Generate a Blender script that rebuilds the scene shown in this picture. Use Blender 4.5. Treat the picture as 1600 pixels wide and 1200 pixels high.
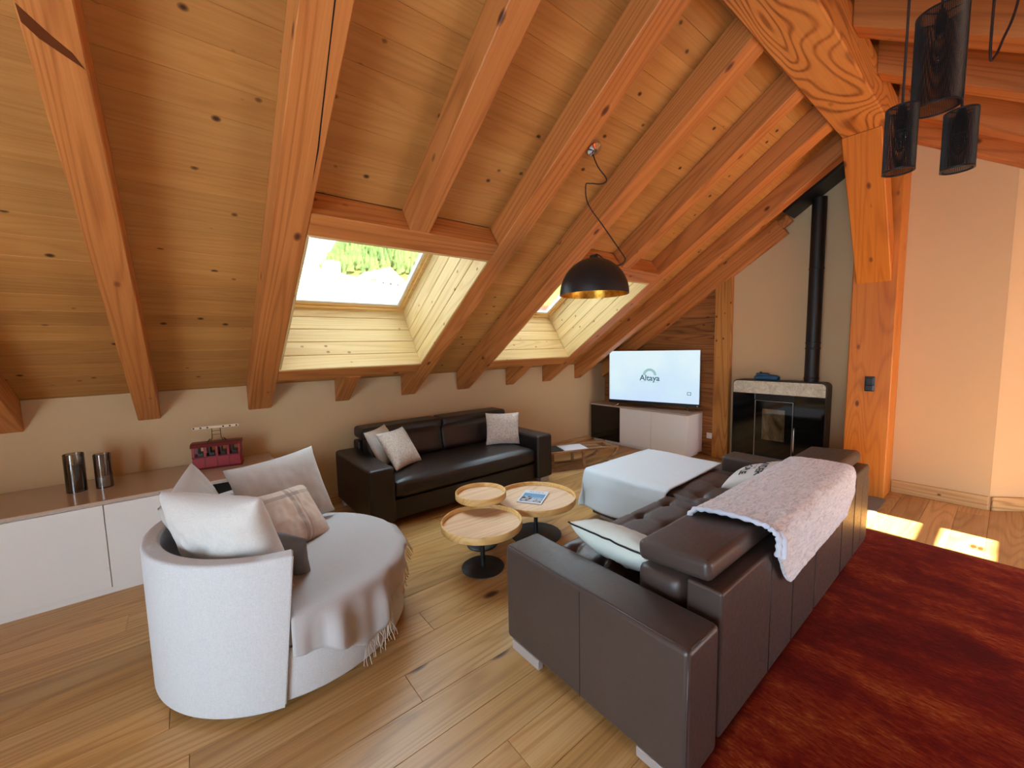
import bpy, bmesh, math, random
from math import sin, cos, pi, radians, sqrt, hypot, atan2
from mathutils import Vector, Matrix, noise

for o in list(bpy.data.objects):
    bpy.data.objects.remove(o)
sc = bpy.context.scene
COL = sc.collection
rnd = random.Random(7)

# ------------------------------------------------------------------ camera
CAM_H = 1.55
cam = bpy.data.cameras.new('camera')
cam.sensor_fit = 'HORIZONTAL'; cam.sensor_width = 36.0
cam.lens = 630.79 * 36.0 / 1600.0
cam.clip_start = 0.05; cam.clip_end = 2000
co = bpy.data.objects.new('camera', cam); COL.objects.link(co)
YAW, PIT, ROL = radians(38.898), radians(5.322), radians(-1.196)
fw = Vector((sin(YAW)*cos(PIT), cos(YAW)*cos(PIT), -sin(PIT)))
rt0 = Vector((cos(YAW), -sin(YAW), 0)); up0 = rt0.cross(fw)
rt = cos(ROL)*rt0 + sin(ROL)*up0; up = -sin(ROL)*rt0 + cos(ROL)*up0
m = Matrix((rt, up, -fw)).transposed().to_4x4(); m.translation = (0, 0, CAM_H)
co.matrix_world = m
sc.camera = co

# ------------------------------------------------------------------ world, sun, window light, exposure
w = bpy.data.worlds.new('world'); sc.world = w; w.use_nodes = True
bg = w.node_tree.nodes['Background']
bg.inputs[0].default_value = (0.68, 0.85, 1.0, 1); bg.inputs[1].default_value = 10.0
sun = bpy.data.lights.new('sun', 'SUN'); sun.energy = 115; sun.angle = radians(0.6); sun.color = (1, 0.82, 0.56)
so = bpy.data.objects.new('sun', sun); COL.objects.link(so)
so.rotation_euler = Vector((0.05, 0.834, -0.552)).to_track_quat('-Z', 'Y').to_euler()
def area(name, loc, aim, sx, sy, power, col):
    l = bpy.data.lights.new(name, 'AREA'); l.shape = 'RECTANGLE'; l.size = sx; l.size_y = sy
    l.energy = power; l.color = col
    o = bpy.data.objects.new(name, l); COL.objects.link(o); o.location = loc
    o.rotation_euler = Vector(aim).to_track_quat('-Z', 'Z').to_euler()
    return o
# daylight entering the glazed doors of the rear gable (behind the camera)
area('rear_door_daylight', (-2.86, -0.25, 1.1), (1, 0, 0), 2.2, 2.0, 40, (0.58, 0.80, 1.0))
vs = sc.view_settings
sc.display_settings.display_device = 'sRGB'
vs.view_transform = 'Standard'; vs.look = 'None'; vs.gamma = 1; vs.use_curve_mapping = False
vs.exposure = 0.25

# ------------------------------------------------------------------ materials
def lin(r, g, b):
    f = lambda c: (c/255/12.92) if c <= 10 else ((c/255+0.055)/1.055)**2.4
    return (f(r), f(g), f(b), 1)
MATS = {}
class NT:
    def __init__(s, name):
        s.m = bpy.data.materials.new(name); s.m.use_nodes = True; s.t = s.m.node_tree
        s.b = s.t.nodes['Principled BSDF']; MATS[name] = s.m
    def n(s, typ, **kw):
        nd = s.t.nodes.new(typ)
        for k, v in kw.items(): setattr(nd, k, v)
        return nd
    def l(s, a, b): s.t.links.new(a, b)
    def coord(s, scale, rand=True, kind='Object'):
        tc = s.n('ShaderNodeTexCoord'); mp = s.n('ShaderNodeMapping')
        mp.inputs['Scale'].default_value = scale
        if rand:
            oi = s.n('ShaderNodeObjectInfo'); vm = s.n('ShaderNodeVectorMath', operation='MULTIPLY_ADD')
            cb = s.n('ShaderNodeCombineXYZ')
            for i in range(3): s.l(oi.outputs['Random'], cb.inputs[i])
            vm.inputs[1].default_value = (41.3, 17.7, 29.1)
            s.l(cb.outputs[0], vm.inputs[0]); s.l(tc.outputs[kind], vm.inputs[2]); s.l(vm.outputs[0], mp.inputs[0])
        else:
            s.l(tc.outputs[kind], mp.inputs[0])
        return mp.outputs[0]
    def noise(s, vec, scale, detail=4, rough=0.55, dist=0.0):
        nd = s.n('ShaderNodeTexNoise'); nd.inputs['Scale'].default_value = scale
        nd.inputs['Detail'].default_value = detail; nd.inputs['Roughness'].default_value = rough
        nd.inputs['Distortion'].default_value = dist; s.l(vec, nd.inputs['Vector']); return nd.outputs['Fac']
    def ramp(s, fac, stops):
        r = s.n('ShaderNodeValToRGB'); e = r.color_ramp.elements
        while len(e) < len(stops): e.new(0.5)
        for x, (p, c) in zip(e, stops): x.position = p; x.color = c
        s.l(fac, r.inputs[0]); return r.outputs[0]
    def mix(s, fac, a, b, mode='MIX'):
        nd = s.n('ShaderNodeMix', data_type='RGBA', blend_type=mode)
        for sock, v in ((nd.inputs[0], fac), (nd.inputs[6], a), (nd.inputs[7], b)):
            if hasattr(v, 'links'): s.l(v, sock)
            else: sock.default_value = v
        return nd.outputs[2]
    def math(s, op, a, b=0.0):
        nd = s.n('ShaderNodeMath', operation=op)
        for sock, v in ((nd.inputs[0], a), (nd.inputs[1], b)):
            if hasattr(v, 'links'): s.l(v, sock)
            else: sock.default_value = v
        return nd.outputs[0]
    def bump(s, h, strength, dist=0.01):
        nd = s.n('ShaderNodeBump'); nd.inputs['Strength'].default_value = strength
        nd.inputs['Distance'].default_value = dist; s.l(h, nd.inputs['Height']); s.l(nd.outputs[0], s.b.inputs['Normal'])
    def set(s, **kw):
        for k, v in kw.items():
            sock = s.b.inputs[k.replace('_', ' ')]
            if hasattr(v, 'links'): s.l(v, sock)
            else: sock.default_value = v
        return s.m
def plain(name, col, rough=0.5, metal=0.0, spec=0.5, **kw):
    t = NT(name); t.set(Base_Color=col, Roughness=rough, Metallic=metal)
    t.b.inputs['Specular IOR Level'].default_value = spec
    for k, v in kw.items(): t.b.inputs[k].default_value = v
    return t.m
def wood(name, light, mid, dark, rough=0.5, knots=1.0, knotcol=None, ring=0.5, grain=90, var=0.16, kscale=(6, 8, 8), bump=0.12, spec=0.4, rsc=(0.5, 7, 7), rfreq=120.0):
    t = NT(name)
    v1 = t.coord((1.6, grain, grain)); v2 = t.coord(rsc); v3 = t.coord(kscale)
    g = t.noise(v1, 1.0, 4, 0.6, 0.2)
    lo = t.noise(v2, 0.6, 3, 0.5, 0.5)
    rg = t.noise(v2, 0.55, 1.5, 0.4, 0.4)
    saw = t.math('POWER', t.math('MULTIPLY_ADD', t.math('SINE', t.math('MULTIPLY', rg, rfreq)), 0.5), 3.0)
    t.t.nodes[-2].inputs[2].default_value = 0.5
    a = t.math('MULTIPLY', saw, ring)
    b = t.math('MULTIPLY', g, 0.45)
    s2 = t.math('ADD', t.math('ADD', a, b), t.math('MULTIPLY', lo, 0.55))
    fac = t.math('MULTIPLY', s2, 1.0/(0.30*ring+0.95))
    c = t.ramp(fac, [(0.30, light), (0.55, mid), (0.95, dark)])
    if knots > 0:
        vo = t.n('ShaderNodeTexVoronoi'); vo.inputs['Scale'].default_value = 1.0; t.l(v3, vo.inputs['Vector'])
        k = t.ramp(vo.outputs['Distance'], [(0.055*knots, (1, 1, 1, 1)), (0.10*knots, (0.55, 0.55, 0.55, 1)), (0.13*knots, (0, 0, 0, 1))])
        c = t.mix(k, c, knotcol or dark)
    hs = t.n('ShaderNodeHueSaturation'); oi = t.n('ShaderNodeObjectInfo')
    mr = t.n('ShaderNodeMapRange'); mr.inputs['To Min'].default_value = 1-var; mr.inputs['To Max'].default_value = 1+var
    t.l(oi.outputs['Random'], mr.inputs[0]); t.l(mr.outputs[0], hs.inputs['Value']); t.l(c, hs.inputs['Color'])
    t.set(Base_Color=hs.outputs[0], Roughness=rough); t.b.inputs['Specular IOR Level'].default_value = spec
    t.bump(g, bump, 0.003)
    return t.m
M_board = wood('ceiling_board_wood', lin(198, 144, 80), lin(184, 128, 66), lin(152, 98, 44), 0.55, 1.0, lin(66, 34, 16), 0.10, 80, 0.09)
M_raft = wood('rafter_wood', lin(206, 136, 74), lin(190, 117, 58), lin(140, 76, 32), 0.5, 0.9, lin(92, 44, 20), 0.22, 110, 0.06, kscale=(3, 5, 5), rsc=(0.35, 6, 6))
M_purl = wood('purlin_wood', lin(210, 142, 74), lin(198, 126, 60), lin(134, 76, 32), 0.5, 0.9, lin(110, 62, 30), 0.42, 90, 0.03, kscale=(1.6, 4, 4), rsc=(1.3, 5, 5))
M_post = wood('post_wood', lin(212, 138, 50), lin(200, 118, 36), lin(164, 86, 22), 0.5, 0.9, lin(110, 58, 24), 0.18, 70, 0.04, kscale=(3, 6, 6), rsc=(0.5, 5, 5))
M_line = wood('lining_pine', lin(224, 196, 144), lin(214, 182, 124), lin(182, 142, 84), 0.55, 0.9, lin(150, 98, 52), 0.15, 80, 0.04)
M_wallw = wood('wall_cladding_wood', lin(174, 116, 62), lin(148, 92, 44), lin(98, 54, 24), 0.55, 1.1, lin(60, 30, 14), 0.30, 80, 0.18, kscale=(5, 7, 7))
M_floor = wood('oak_floor', lin(212, 174, 120), lin(190, 146, 88), lin(136, 95, 50), 0.36, 0.8, lin(72, 44, 24), 0.16, 110, 0.20, kscale=(1.5, 3.4, 3.4), bump=0.08, rsc=(0.55, 6, 6))
M_base = wood('baseboard_pine', lin(214, 178, 124), lin(200, 158, 102), lin(168, 120, 68), 0.5, 1.0, lin(112, 66, 30), 0.4, 90, 0.06, kscale=(7, 9, 9))
M_stud = wood('stud_pine', lin(206, 148, 78), lin(192, 130, 62), lin(160, 98, 40), 0.5, 1.0, lin(90, 46, 18), 0.4, 90, 0.04, kscale=(7, 9, 9))
M_tray = wood('oak_tray', lin(230, 202, 168), lin(222, 190, 152), lin(200, 162, 122), 0.45, 0, None, 0.3, 110, 0.04)
M_rim = wood('oak_rim', lin(232, 198, 138), lin(224, 184, 118), lin(204, 158, 92), 0.42, 0, None, 0.3, 110, 0.04)
M_sled = wood('sled_ash', lin(178, 140, 104), lin(150, 112, 78), lin(108, 74, 46), 0.55, 0, None, 0.4, 80, 0.1)

def plaster(name, col):
    t = NT(name); v = t.coord((1, 1, 1), False)
    n1 = t.noise(v, 140, 4, 0.6); n2 = t.noise(v, 1.3, 3)
    t.set(Base_Color=t.mix(n2, tuple(c*0.95 for c in col[:3])+(1,), col), Roughness=0.9); t.b.inputs['Specular IOR Level'].default_value = 0.2
    t.bump(n1, 0.25, 0.004); return t.m
M_plas = plaster('plaster', lin(210, 180, 138))
M_subf = plain('subfloor', lin(60, 40, 24), 0.9)
M_slab = plain('roof_buildup', lin(110, 84, 56), 0.9)

def leather(name, col):
    t = NT(name); v = t.coord((1, 1, 1), False)
    vo = t.n('ShaderNodeTexVoronoi'); vo.inputs['Scale'].default_value = 320; t.l(v, vo.inputs['Vector'])
    n2 = t.noise(v, 5, 3); n3 = t.noise(v, 60, 3)
    t.set(Base_Color=t.mix(n2, tuple(c*0.75 for c in col[:3])+(1,), col), Roughness=t.ramp(n3, [(0.3, (0.34,)*3+(1,)), (0.7, (0.46,)*3+(1,))]))
    t.b.inputs['Specular IOR Level'].default_value = 0.55
    h = t.math('ADD', t.math('MULTIPLY', vo.outputs['Distance'], 0.5), t.math('MULTIPLY', n3, 0.6))
    t.bump(h, 0.12, 0.004); return t.m
M_leath = leather('brown_leather', lin(76, 63, 58))
M_leath2 = leather('dark_leather', lin(40, 32, 30))

def fabric(name, c1, c2, sc_=420, rough=0.95, bump=0.3, sheen=0.2):
    t = NT(name); v = t.coord((1, 1, 1), False)
    k_ = sc_/420.0
    s = t.math('MULTIPLY', t.math('ADD', t.noise(t.coord((420*k_, 420*k_, 40), False), 1.0, 2), t.noise(t.coord((50, 50, 480*k_), False), 1.0, 2)), 0.5)
    n2 = t.noise(v, 260, 2)
    f = t.math('ADD', t.math('MULTIPLY', s, 0.5), t.math('MULTIPLY', n2, 0.5))
    t.set(Base_Color=t.mix(f, c1, c2), Roughness=rough)
    t.b.inputs['Specular IOR Level'].default_value = 0.15; t.b.inputs['Sheen Weight'].default_value = sheen
    t.bump(f, bump, 0.003); return t.m
M_linen = fabric('linen', lin(166, 168, 170), lin(230, 232, 234), 300, bump=0.6)
M_linen2 = fabric('linen_cushion', lin(180, 177, 172), lin(236, 234, 230), 300, bump=0.5)
M_greylin = fabric('grey_linen', lin(168, 163, 158), lin(206, 202, 197))
M_throw = fabric('grey_throw', lin(168, 166, 166), lin(196, 195, 195), 700, bump=0.2)
M_dgrey = fabric('dark_grey_cloth', lin(92, 89, 88), lin(132, 129, 127))
M_green = fabric('sage_cloth', lin(196, 206, 198), lin(222, 230, 222), 800, bump=0.1)
M_offw = fabric('offwhite_cloth', lin(206, 204, 200), lin(230, 228, 224), 800, bump=0.1)
M_blue = fabric('pale_blue_throw', lin(206, 224, 232), lin(230, 242, 248), 300, bump=0.45, sheen=0.5)
M_fringe = fabric('fringe_yarn', lin(206, 196, 180), lin(226, 218, 204), 900)
def fur(name, c1, c2, c3, sx=(30, 60, 30)):
    t = NT(name); v = t.coord(sx, False); v2 = t.coord((1, 1, 1), False)
    n1 = t.noise(v, 1.0, 5, 0.65, 1.2); n2 = t.noise(v2, 240, 2); n3 = t.noise(v2, 6, 3)
    c = t.ramp(n1, [(0.34, c1), (0.5, c2), (0.64, c3)])
    t.set(Base_Color=c, Roughness=0.95); t.b.inputs['Sheen Weight'].default_value = 0.5; t.b.inputs['Specular IOR Level'].default_value = 0.1
    t.bump(t.math('ADD', n1, t.math('MULTIPLY', n2, 0.5)), 0.6, 0.008); return t.m
M_fur = fur('grey_fur', lin(196, 202, 208), lin(232, 238, 244), lin(248, 251, 255), (16, 60, 60))
M_fur2 = fur('cream_fur', lin(186, 178, 166), lin(222, 216, 206), lin(238, 234, 228), (60, 60, 60))
M_plush = plain('white_plush', lin(214, 222, 236), 0.95, 0, 0.1)

def plaid():
    t = NT('plaid_cloth'); tc = t.n('ShaderNodeTexCoord'); sp = t.n('ShaderNodeSeparateXYZ'); t.l(tc.outputs['Object'], sp.inputs[0])
    def band(ax, c0, hw):
        d = t.math('ABSOLUTE', t.math('SUBTRACT', sp.outputs[ax], c0)); return t.math('LESS_THAN', d, hw)
    c = lin(206, 190, 176)
    s1 = t.mix(t.math('MULTIPLY', band(0, 0.02, 0.014), 0.6), c, lin(140, 128, 122))
    s1 = t.mix(t.math('MULTIPLY', band(0, 0.055, 0.006), 0.5), s1, lin(140, 128, 122))
    s1 = t.mix(t.math('MULTIPLY', band(1, 0.115, 0.012), 0.6), s1, lin(140, 128, 122))
    s1 = t.mix(t.math('MULTIPLY', band(0, -0.12, 0.05), 0.35), s1, lin(186, 172, 162))
    s1 = t.mix(t.math('MULTIPLY', band(1, 0.02, 0.05), 0.25), s1, lin(226, 206, 188))
    s1 = t.mix(t.math('MULTIPLY', band(0, 0.13, 0.04), 0.3), s1, lin(224, 204, 186))
    s1 = t.mix(t.math('MULTIPLY', band(1, -0.12, 0.02), 0.3), s1, lin(180, 170, 164))
    n2 = t.noise(tc.outputs['Object'], 300, 2); t.set(Base_Color=s1, Roughness=0.95); t.bump(n2, 0.3, 0.003)
    t.b.inputs['Specular IOR Level'].default_value = 0.1; return t.m
M_plaid = plaid()
def rugmat():
    t = NT('red_rug'); v = t.coord((3.6, 1.5, 1), False); v2 = t.coord((1, 1, 1), False); v3 = t.coord((60, 16, 1), False)
    n1 = t.noise(v, 1.0, 7, 0.7, 0.3); n2 = t.noise(v2, 0.9, 4, 0.6); n3 = t.noise(v3, 1.5, 4, 0.7); n4 = t.noise(v2, 500, 2)
    f = t.math('ADD', t.math('MULTIPLY', n1, 0.52), t.math('ADD', t.math('MULTIPLY', n2, 0.25), t.math('MULTIPLY', n3, 0.28)))
    c = t.ramp(f, [(0.44, lin(92, 17, 10)), (0.52, lin(124, 29, 15)), (0.575, lin(148, 56, 22)), (0.64, lin(186, 104, 46))])
    t.set(Base_Color=c, Roughness=1.0); t.b.inputs['Specular IOR Level'].default_value = 0.02; t.b.inputs['Sheen Weight'].default_value = 0.05
    t.bump(t.math('ADD', n4, n3), 0.5, 0.006); return t.m
M_rug = rugmat()
M_white = plain('white_lacquer', lin(238, 236, 232), 0.3)
M_top = plain('taupe_gloss_top', lin(196, 176, 158), 0.16, 0, 0.6)
M_blackg = plain('black_glass', (0.004, 0.004, 0.004, 1), 0.06, 0, 0.6)
M_blackm = plain('black_metal', (0.012, 0.012, 0.013, 1), 0.42)
M_blackp = plain('black_plastic', (0.01, 0.01, 0.011, 1), 0.35)
M_steel = plain('brushed_steel', lin(190, 190, 192), 0.28, 1.0)
M_chrome = plain('chrome', lin(214, 214, 212), 0.12, 1.0)
M_foot = plain('sofa_foot_metal', lin(206, 204, 206), 0.35, 0.6)
M_bronze = plain('stove_side', lin(58, 48, 38), 0.45, 0.3)
M_pipe = plain('stove_pipe_black', (0.006, 0.006, 0.006, 1), 0.5)
M_red = plain('red_tin', lin(150, 30, 42), 0.4)
M_redd = plain('dark_red_tin', lin(108, 22, 28), 0.45)
M_cream = plain('cream_tin', lin(232, 214, 184), 0.5)
M_wire = plain('dark_wire', lin(70, 50, 36), 0.5, 0.5)
M_wax = plain('candle_wax', lin(236, 226, 204), 0.5)
M_paper = plain('paper', lin(222, 222, 228), 0.7)
M_blackt = plain('black_cloth', (0.012, 0.012, 0.012, 1), 0.8)
M_cord = plain('brown_cord', lin(46, 20, 16), 0.7)
M_bluep = plain('blue_nylon', lin(34, 86, 120), 0.55)
M_plast = plain('white_plastic', lin(232, 230, 226), 0.4)
M_ink = plain('black_ink', (0.015, 0.015, 0.015, 1), 0.8)
M_seam = plain('leather_seam', lin(26, 19, 17), 0.6)
def slate():
    t = NT('slate'); v = t.coord((1, 1, 1), False); n1 = t.noise(v, 9, 5)
    t.set(Base_Color=t.mix(n1, lin(96, 98, 98), lin(130, 132, 130)), Roughness=0.45); t.bump(n1, 0.2, 0.005); return t.m
M_slate = slate()
def stone():
    t = NT('soapstone'); v = t.coord((1, 1, 1), False); n1 = t.noise(v, 16, 6, 0.7, 1.0); n2 = t.noise(v, 45, 4, 0.6, 2)
    f = t.math('ADD', t.math('MULTIPLY', n1, 0.6), t.math('MULTIPLY', n2, 0.4))
    t.set(Base_Color=t.ramp(f, [(0.35, lin(168, 166, 144)), (0.52, lin(204, 202, 182)), (0.68, lin(234, 232, 214))]), Roughness=0.5); t.bump(n2, 0.1, 0.003); return t.m
M_stone = stone()
def gold():
    t = NT('gold_leaf'); v = t.coord((1, 1, 1), False); n1 = t.noise(v, 18, 5, 0.7)
    t.set(Base_Color=t.ramp(n1, [(0.35, lin(150, 96, 24)), (0.65, lin(224, 164, 60))]), Roughness=0.38, Metallic=0.9); t.bump(n1, 0.2, 0.004); return t.m
M_gold = gold()
def glass(name, tint=(0.97, 0.99, 0.98, 1), gl=0.06, rough=0.02):
    t = NT(name); out = t.t.nodes['Material Output']
    tr = t.n('ShaderNodeBsdfTransparent'); tr.inputs[0].default_value = tint
    g = t.n('ShaderNodeBsdfGlossy'); g.inputs['Roughness'].default_value = rough
    fr = t.n('ShaderNodeFresnel'); fr.inputs['IOR'].default_value = 1.45
    mx = t.n('ShaderNodeMixShader'); t.l(t.math('MINIMUM', t.math('ADD', fr.outputs[0], gl-0.04), 0.9), mx.inputs[0])
    t.l(tr.outputs[0], mx.inputs[1]); t.l(g.outputs[0], mx.inputs[2]); t.l(mx.outputs[0], out.inputs[0]); return t.m
M_glass = glass('window_glass')
M_smoke = glass('smoked_glass', (0.74, 0.72, 0.71, 1), 0.10)
M_stovew = glass('stove_glass', (0.85, 0.82, 0.76, 1), 0.08)
def screen():
    t = NT('tv_picture'); tc = t.n('ShaderNodeTexCoord'); sp = t.n('ShaderNodeSeparateXYZ'); t.l(tc.outputs['Object'], sp.inputs[0])
    n1 = t.noise(tc.outputs['Object'], 1.5, 2)
    f = t.math('ADD', t.math('MULTIPLY', sp.outputs[2], 0.6), t.math('MULTIPLY', n1, 0.8))
    c = t.ramp(f, [(0.25, lin(190, 206, 240)), (0.6, lin(196, 220, 236)), (0.8, lin(210, 230, 236))])
    t.set(Base_Color=(0.01, 0.01, 0.01, 1), Roughness=0.2, Emission_Color=c, Emission_Strength=0.95); return t.m
M_screen = screen()
def emis(name, col, s):
    t = NT(name); t.set(Base_Color=(0.01, 0.01, 0.01, 1), Emission_Color=col, Emission_Strength=s); return t.m
M_logo = emis('screen_logo', lin(60, 96, 112), 0.9)
M_logo2 = emis('screen_logo_pale', lin(150, 186, 186), 0.9)

# ------------------------------------------------------------------ mesh helpers
def link(name, me, mat=None, parent=None, mw=None):
    o = bpy.data.objects.new(name, me); COL.objects.link(o)
    if mat and me is not None: me.materials.append(mat) if not me.materials else None
    if parent: o.parent = parent
    if mw is not None: o.matrix_local = mw
    return o
def tag(o, label=None, cat=None, group=None, kind=None):
    if label: o['label'] = label
    if cat: o['category'] = cat
    if group: o['group'] = group
    if kind: o['kind'] = kind
    return o
def empty(name, loc=(0, 0, 0), rz=0.0):
    o = bpy.data.objects.new(name, None); COL.objects.link(o); o.location = loc; o.rotation_euler = (0, 0, rz)
    o.empty_display_size = 0.1; return o
def me_from(name, vs, fs, smooth=False):
    me = bpy.data.meshes.new(name); me.from_pydata([tuple(v) for v in vs], [], fs)
    bm = bmesh.new(); bm.from_mesh(me); bmesh.ops.recalc_face_normals(bm, faces=bm.faces); bm.to_mesh(me); bm.free()
    if smooth:
        for p in me.polygons: p.use_smooth = True
    return me
def boxm(name, x0, x1, y0, y1, z0, z1, bev=0.0, seg=1):
    bm = bmesh.new(); bmesh.ops.create_cube(bm, size=1)
    for v in bm.verts: v.co = Vector(((x0+x1)/2+v.co.x*(x1-x0), (y0+y1)/2+v.co.y*(y1-y0), (z0+z1)/2+v.co.z*(z1-z0)))
    if bev > 0:
        bmesh.ops.bevel(bm, geom=list(bm.edges), offset=min(bev, 0.49*min(x1-x0, y1-y0, z1-z0)), segments=seg, profile=0.5, affect='EDGES')
    me = bpy.data.meshes.new(name); bm.to_mesh(me); bm.free()
    if seg > 1:
        for p in me.polygons: p.use_smooth = True
    return me
def box(name, x0, x1, y0, y1, z0, z1, mat, parent=None, bev=0.0, seg=1, mw=None):
    o = link(name, boxm(name, x0, x1, y0, y1, z0, z1, bev, seg), mat, parent, mw)
    if seg > 1:
        md = o.modifiers.new('wn', 'WEIGHTED_NORMAL'); md.keep_sharp = True
    return o
def prism(name, poly, axis, a0, a1, mat, parent=None, bev=0.0):
    """poly = 2D points in the plane normal to axis ('x': (y,z), 'y': (x,z), 'z': (x,y))"""
    def P(p, a): return {'x': (a, p[0], p[1]), 'y': (p[0], a, p[1]), 'z': (p[0], p[1], a)}[axis]
    n = len(poly); vs_ = [P(p, a0) for p in poly] + [P(p, a1) for p in poly]
    fs = [tuple(range(n))[::-1], tuple(range(n, 2*n))] + [(i, (i+1) % n, n+(i+1) % n, n+i) for i in range(n)]
    me = me_from(name, vs_, fs)
    if bev:
        bm = bmesh.new(); bm.from_mesh(me); bmesh.ops.bevel(bm, geom=list(bm.edges), offset=bev, segments=1, affect='EDGES'); bm.to_mesh(me); bm.free()
    return link(name, me, mat, parent)
def lathe(name, prof, mat, parent=None, n=48, loc=(0, 0, 0), smooth=True, cap=True):
    vs_, fs = [], []
    for r, z in prof:
        for i in range(n):
            a = 2*pi*i/n; vs_.append((loc[0]+r*cos(a), loc[1]+r*sin(a), loc[2]+z))
    for k in range(len(prof)-1):
        for i in range(n):
            fs.append((k*n+i, k*n+(i+1) % n, (k+1)*n+(i+1) % n, (k+1)*n+i))
    if cap:
        fs.append(tuple(range(n))[::-1]); fs.append(tuple(range((len(prof)-1)*n, len(prof)*n)))
    me = me_from(name, vs_, fs)
    if smooth:
        for p in me.polygons: p.use_smooth = len(p.vertices) <= 4
        me.set_sharp_from_angle(angle=radians(40))
    return link(name, me, mat, parent)
def catmull(pts, k=8):
    out = []; P = [Vector(p) for p in pts]
    for i in range(len(P)-1):
        p0 = P[max(i-1, 0)]; p1 = P[i]; p2 = P[i+1]; p3 = P[min(i+2, len(P)-1)]
        for j in range(k):
            t = j/k
            out.append(0.5*((2*p1)+(-p0+p2)*t+(2*p0-5*p1+4*p2-p3)*t*t+(-p0+3*p1-3*p2+p3)*t**3))
    out.append(P[-1]); return out
def tubem(name, pts, r, n=8, close=False):
    P = [Vector(p) for p in pts]; vs_, fs = [], []; m_ = len(P)
    for i, p in enumerate(P):
        if close: d = (P[(i+1) % m_]-P[i-1])
        else: d = (P[min(i+1, m_-1)]-P[max(i-1, 0)])
        d.normalize(); a = d.orthogonal() if i == 0 else (prev - d*prev.dot(d))
        a.normalize(); prev = a; b = d.cross(a); rr = r[i] if isinstance(r, (list, tuple)) else r
        for k in range(n): vs_.append(p+rr*(cos(2*pi*k/n)*a+sin(2*pi*k/n)*b))
    rng = m_ if close else m_-1
    for i in range(rng):
        j = (i+1) % m_
        for k in range(n): fs.append((i*n+k, i*n+(k+1) % n, j*n+(k+1) % n, j*n+k))
    if not close: fs += [tuple(range(n))[::-1], tuple(range((m_-1)*n, m_*n))]
    return me_from(name, vs_, fs, True)
def tube(name, pts, r, mat, parent=None, n=8, close=False): return link(name, tubem(name, pts, r, n, close), mat, parent)
def bar(name, a, b, w_, h_, mat, parent=None, upv=(0, 0, 1)):
    a, b = Vector(a), Vector(b); d = (b-a).normalized(); s = d.cross(Vector(upv)).normalized(); u = s.cross(d)
    vs_ = [p+s*(sx*w_/2)+u*(sz*h_/2) for p in (a, b) for sx, sz in ((-1, -1), (1, -1), (1, 1), (-1, 1))]
    return link(name, me_from(name, vs_, [(0, 1, 2, 3), (4, 5, 6, 7), (0, 1, 5, 4), (1, 2, 6, 5), (2, 3, 7, 6), (3, 0, 4, 7)]), mat, parent)
def textm(name, body, size, align='CENTER', sub=0, bold=0.0):
    c = bpy.data.curves.new(name, 'FONT'); c.body = body; c.size = size; c.align_x = align; c.align_y = 'CENTER'; c.extrude = 0.0; c.offset = bold; c.resolution_u = 3
    o = bpy.data.objects.new(name, c); COL.objects.link(o); bpy.context.view_layer.update()
    me = bpy.data.meshes.new_from_object(o); bpy.data.objects.remove(o); bpy.data.curves.remove(c); me.name = name
    if sub:
        bm = bmesh.new(); bm.from_mesh(me); bmesh.ops.triangulate(bm, faces=bm.faces)
        bmesh.ops.subdivide_edges(bm, edges=bm.edges, cuts=sub, use_grid_fill=True); bm.to_mesh(me); bm.free()
    return me
def mframe(xa, ya, za, loc):
    m_ = Matrix((Vector(xa), Vector(ya), Vector(za))).transposed().to_4x4(); m_.translation = loc; return m_

# ------------------------------------------------------------------ geometry constants of the attic
S = radians(33.958); T, cS, sS = math.tan(S), cos(S), sin(S)
YW = 4.30; ZW = 1.25           # left knee wall, where the boards meet it
RD = 0.185                     # rafter depth
XG = 5.50                      # far gable
XB = -2.80                     # rear gable
YR = -2.90                     # right knee wall
RY, RZ = 0.7595, 3.634         # ridge
def zL(y): return ZW+(YW-y)*T
def zR(y): return 3.1235+T*y
uL = Vector((0, -cS, sS)); nL = Vector((0, sS, cS)); OL = Vector((0, YW, ZW))
uR = Vector((0, cS, sS)); nR = Vector((0, -sS, cS)); OR = Vector((0, YR, zR(YR)))
SL = (YW-RY)/cS; SR = (RY-YR)/cS
def PL(x, s, n): return Vector((x, 0, 0))+OL+uL*s+nL*n
def PR(x, s, n): return Vector((x, 0, 0))+OR+uR*s+nR*n
XE = 7.2
HOLES = [(0.591, 1.865, 0.514, 1.977), (2.770, 4.036, 0.514, 1.977)]     # skylights in the left slope: x0,x1,s0,s1
sr = lambda y: (y-YR)/cS
HOLER = (4.01, 4.63, sr(-2.515), sr(-1.965))
HOLER2 = [(3.335, 3.835, sr(-2.86), sr(-2.47)), (4.805, 5.355, sr(-2.86), sr(-2.47))]  # out-of-view openings added so sun on the floor warms the right wall

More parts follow.
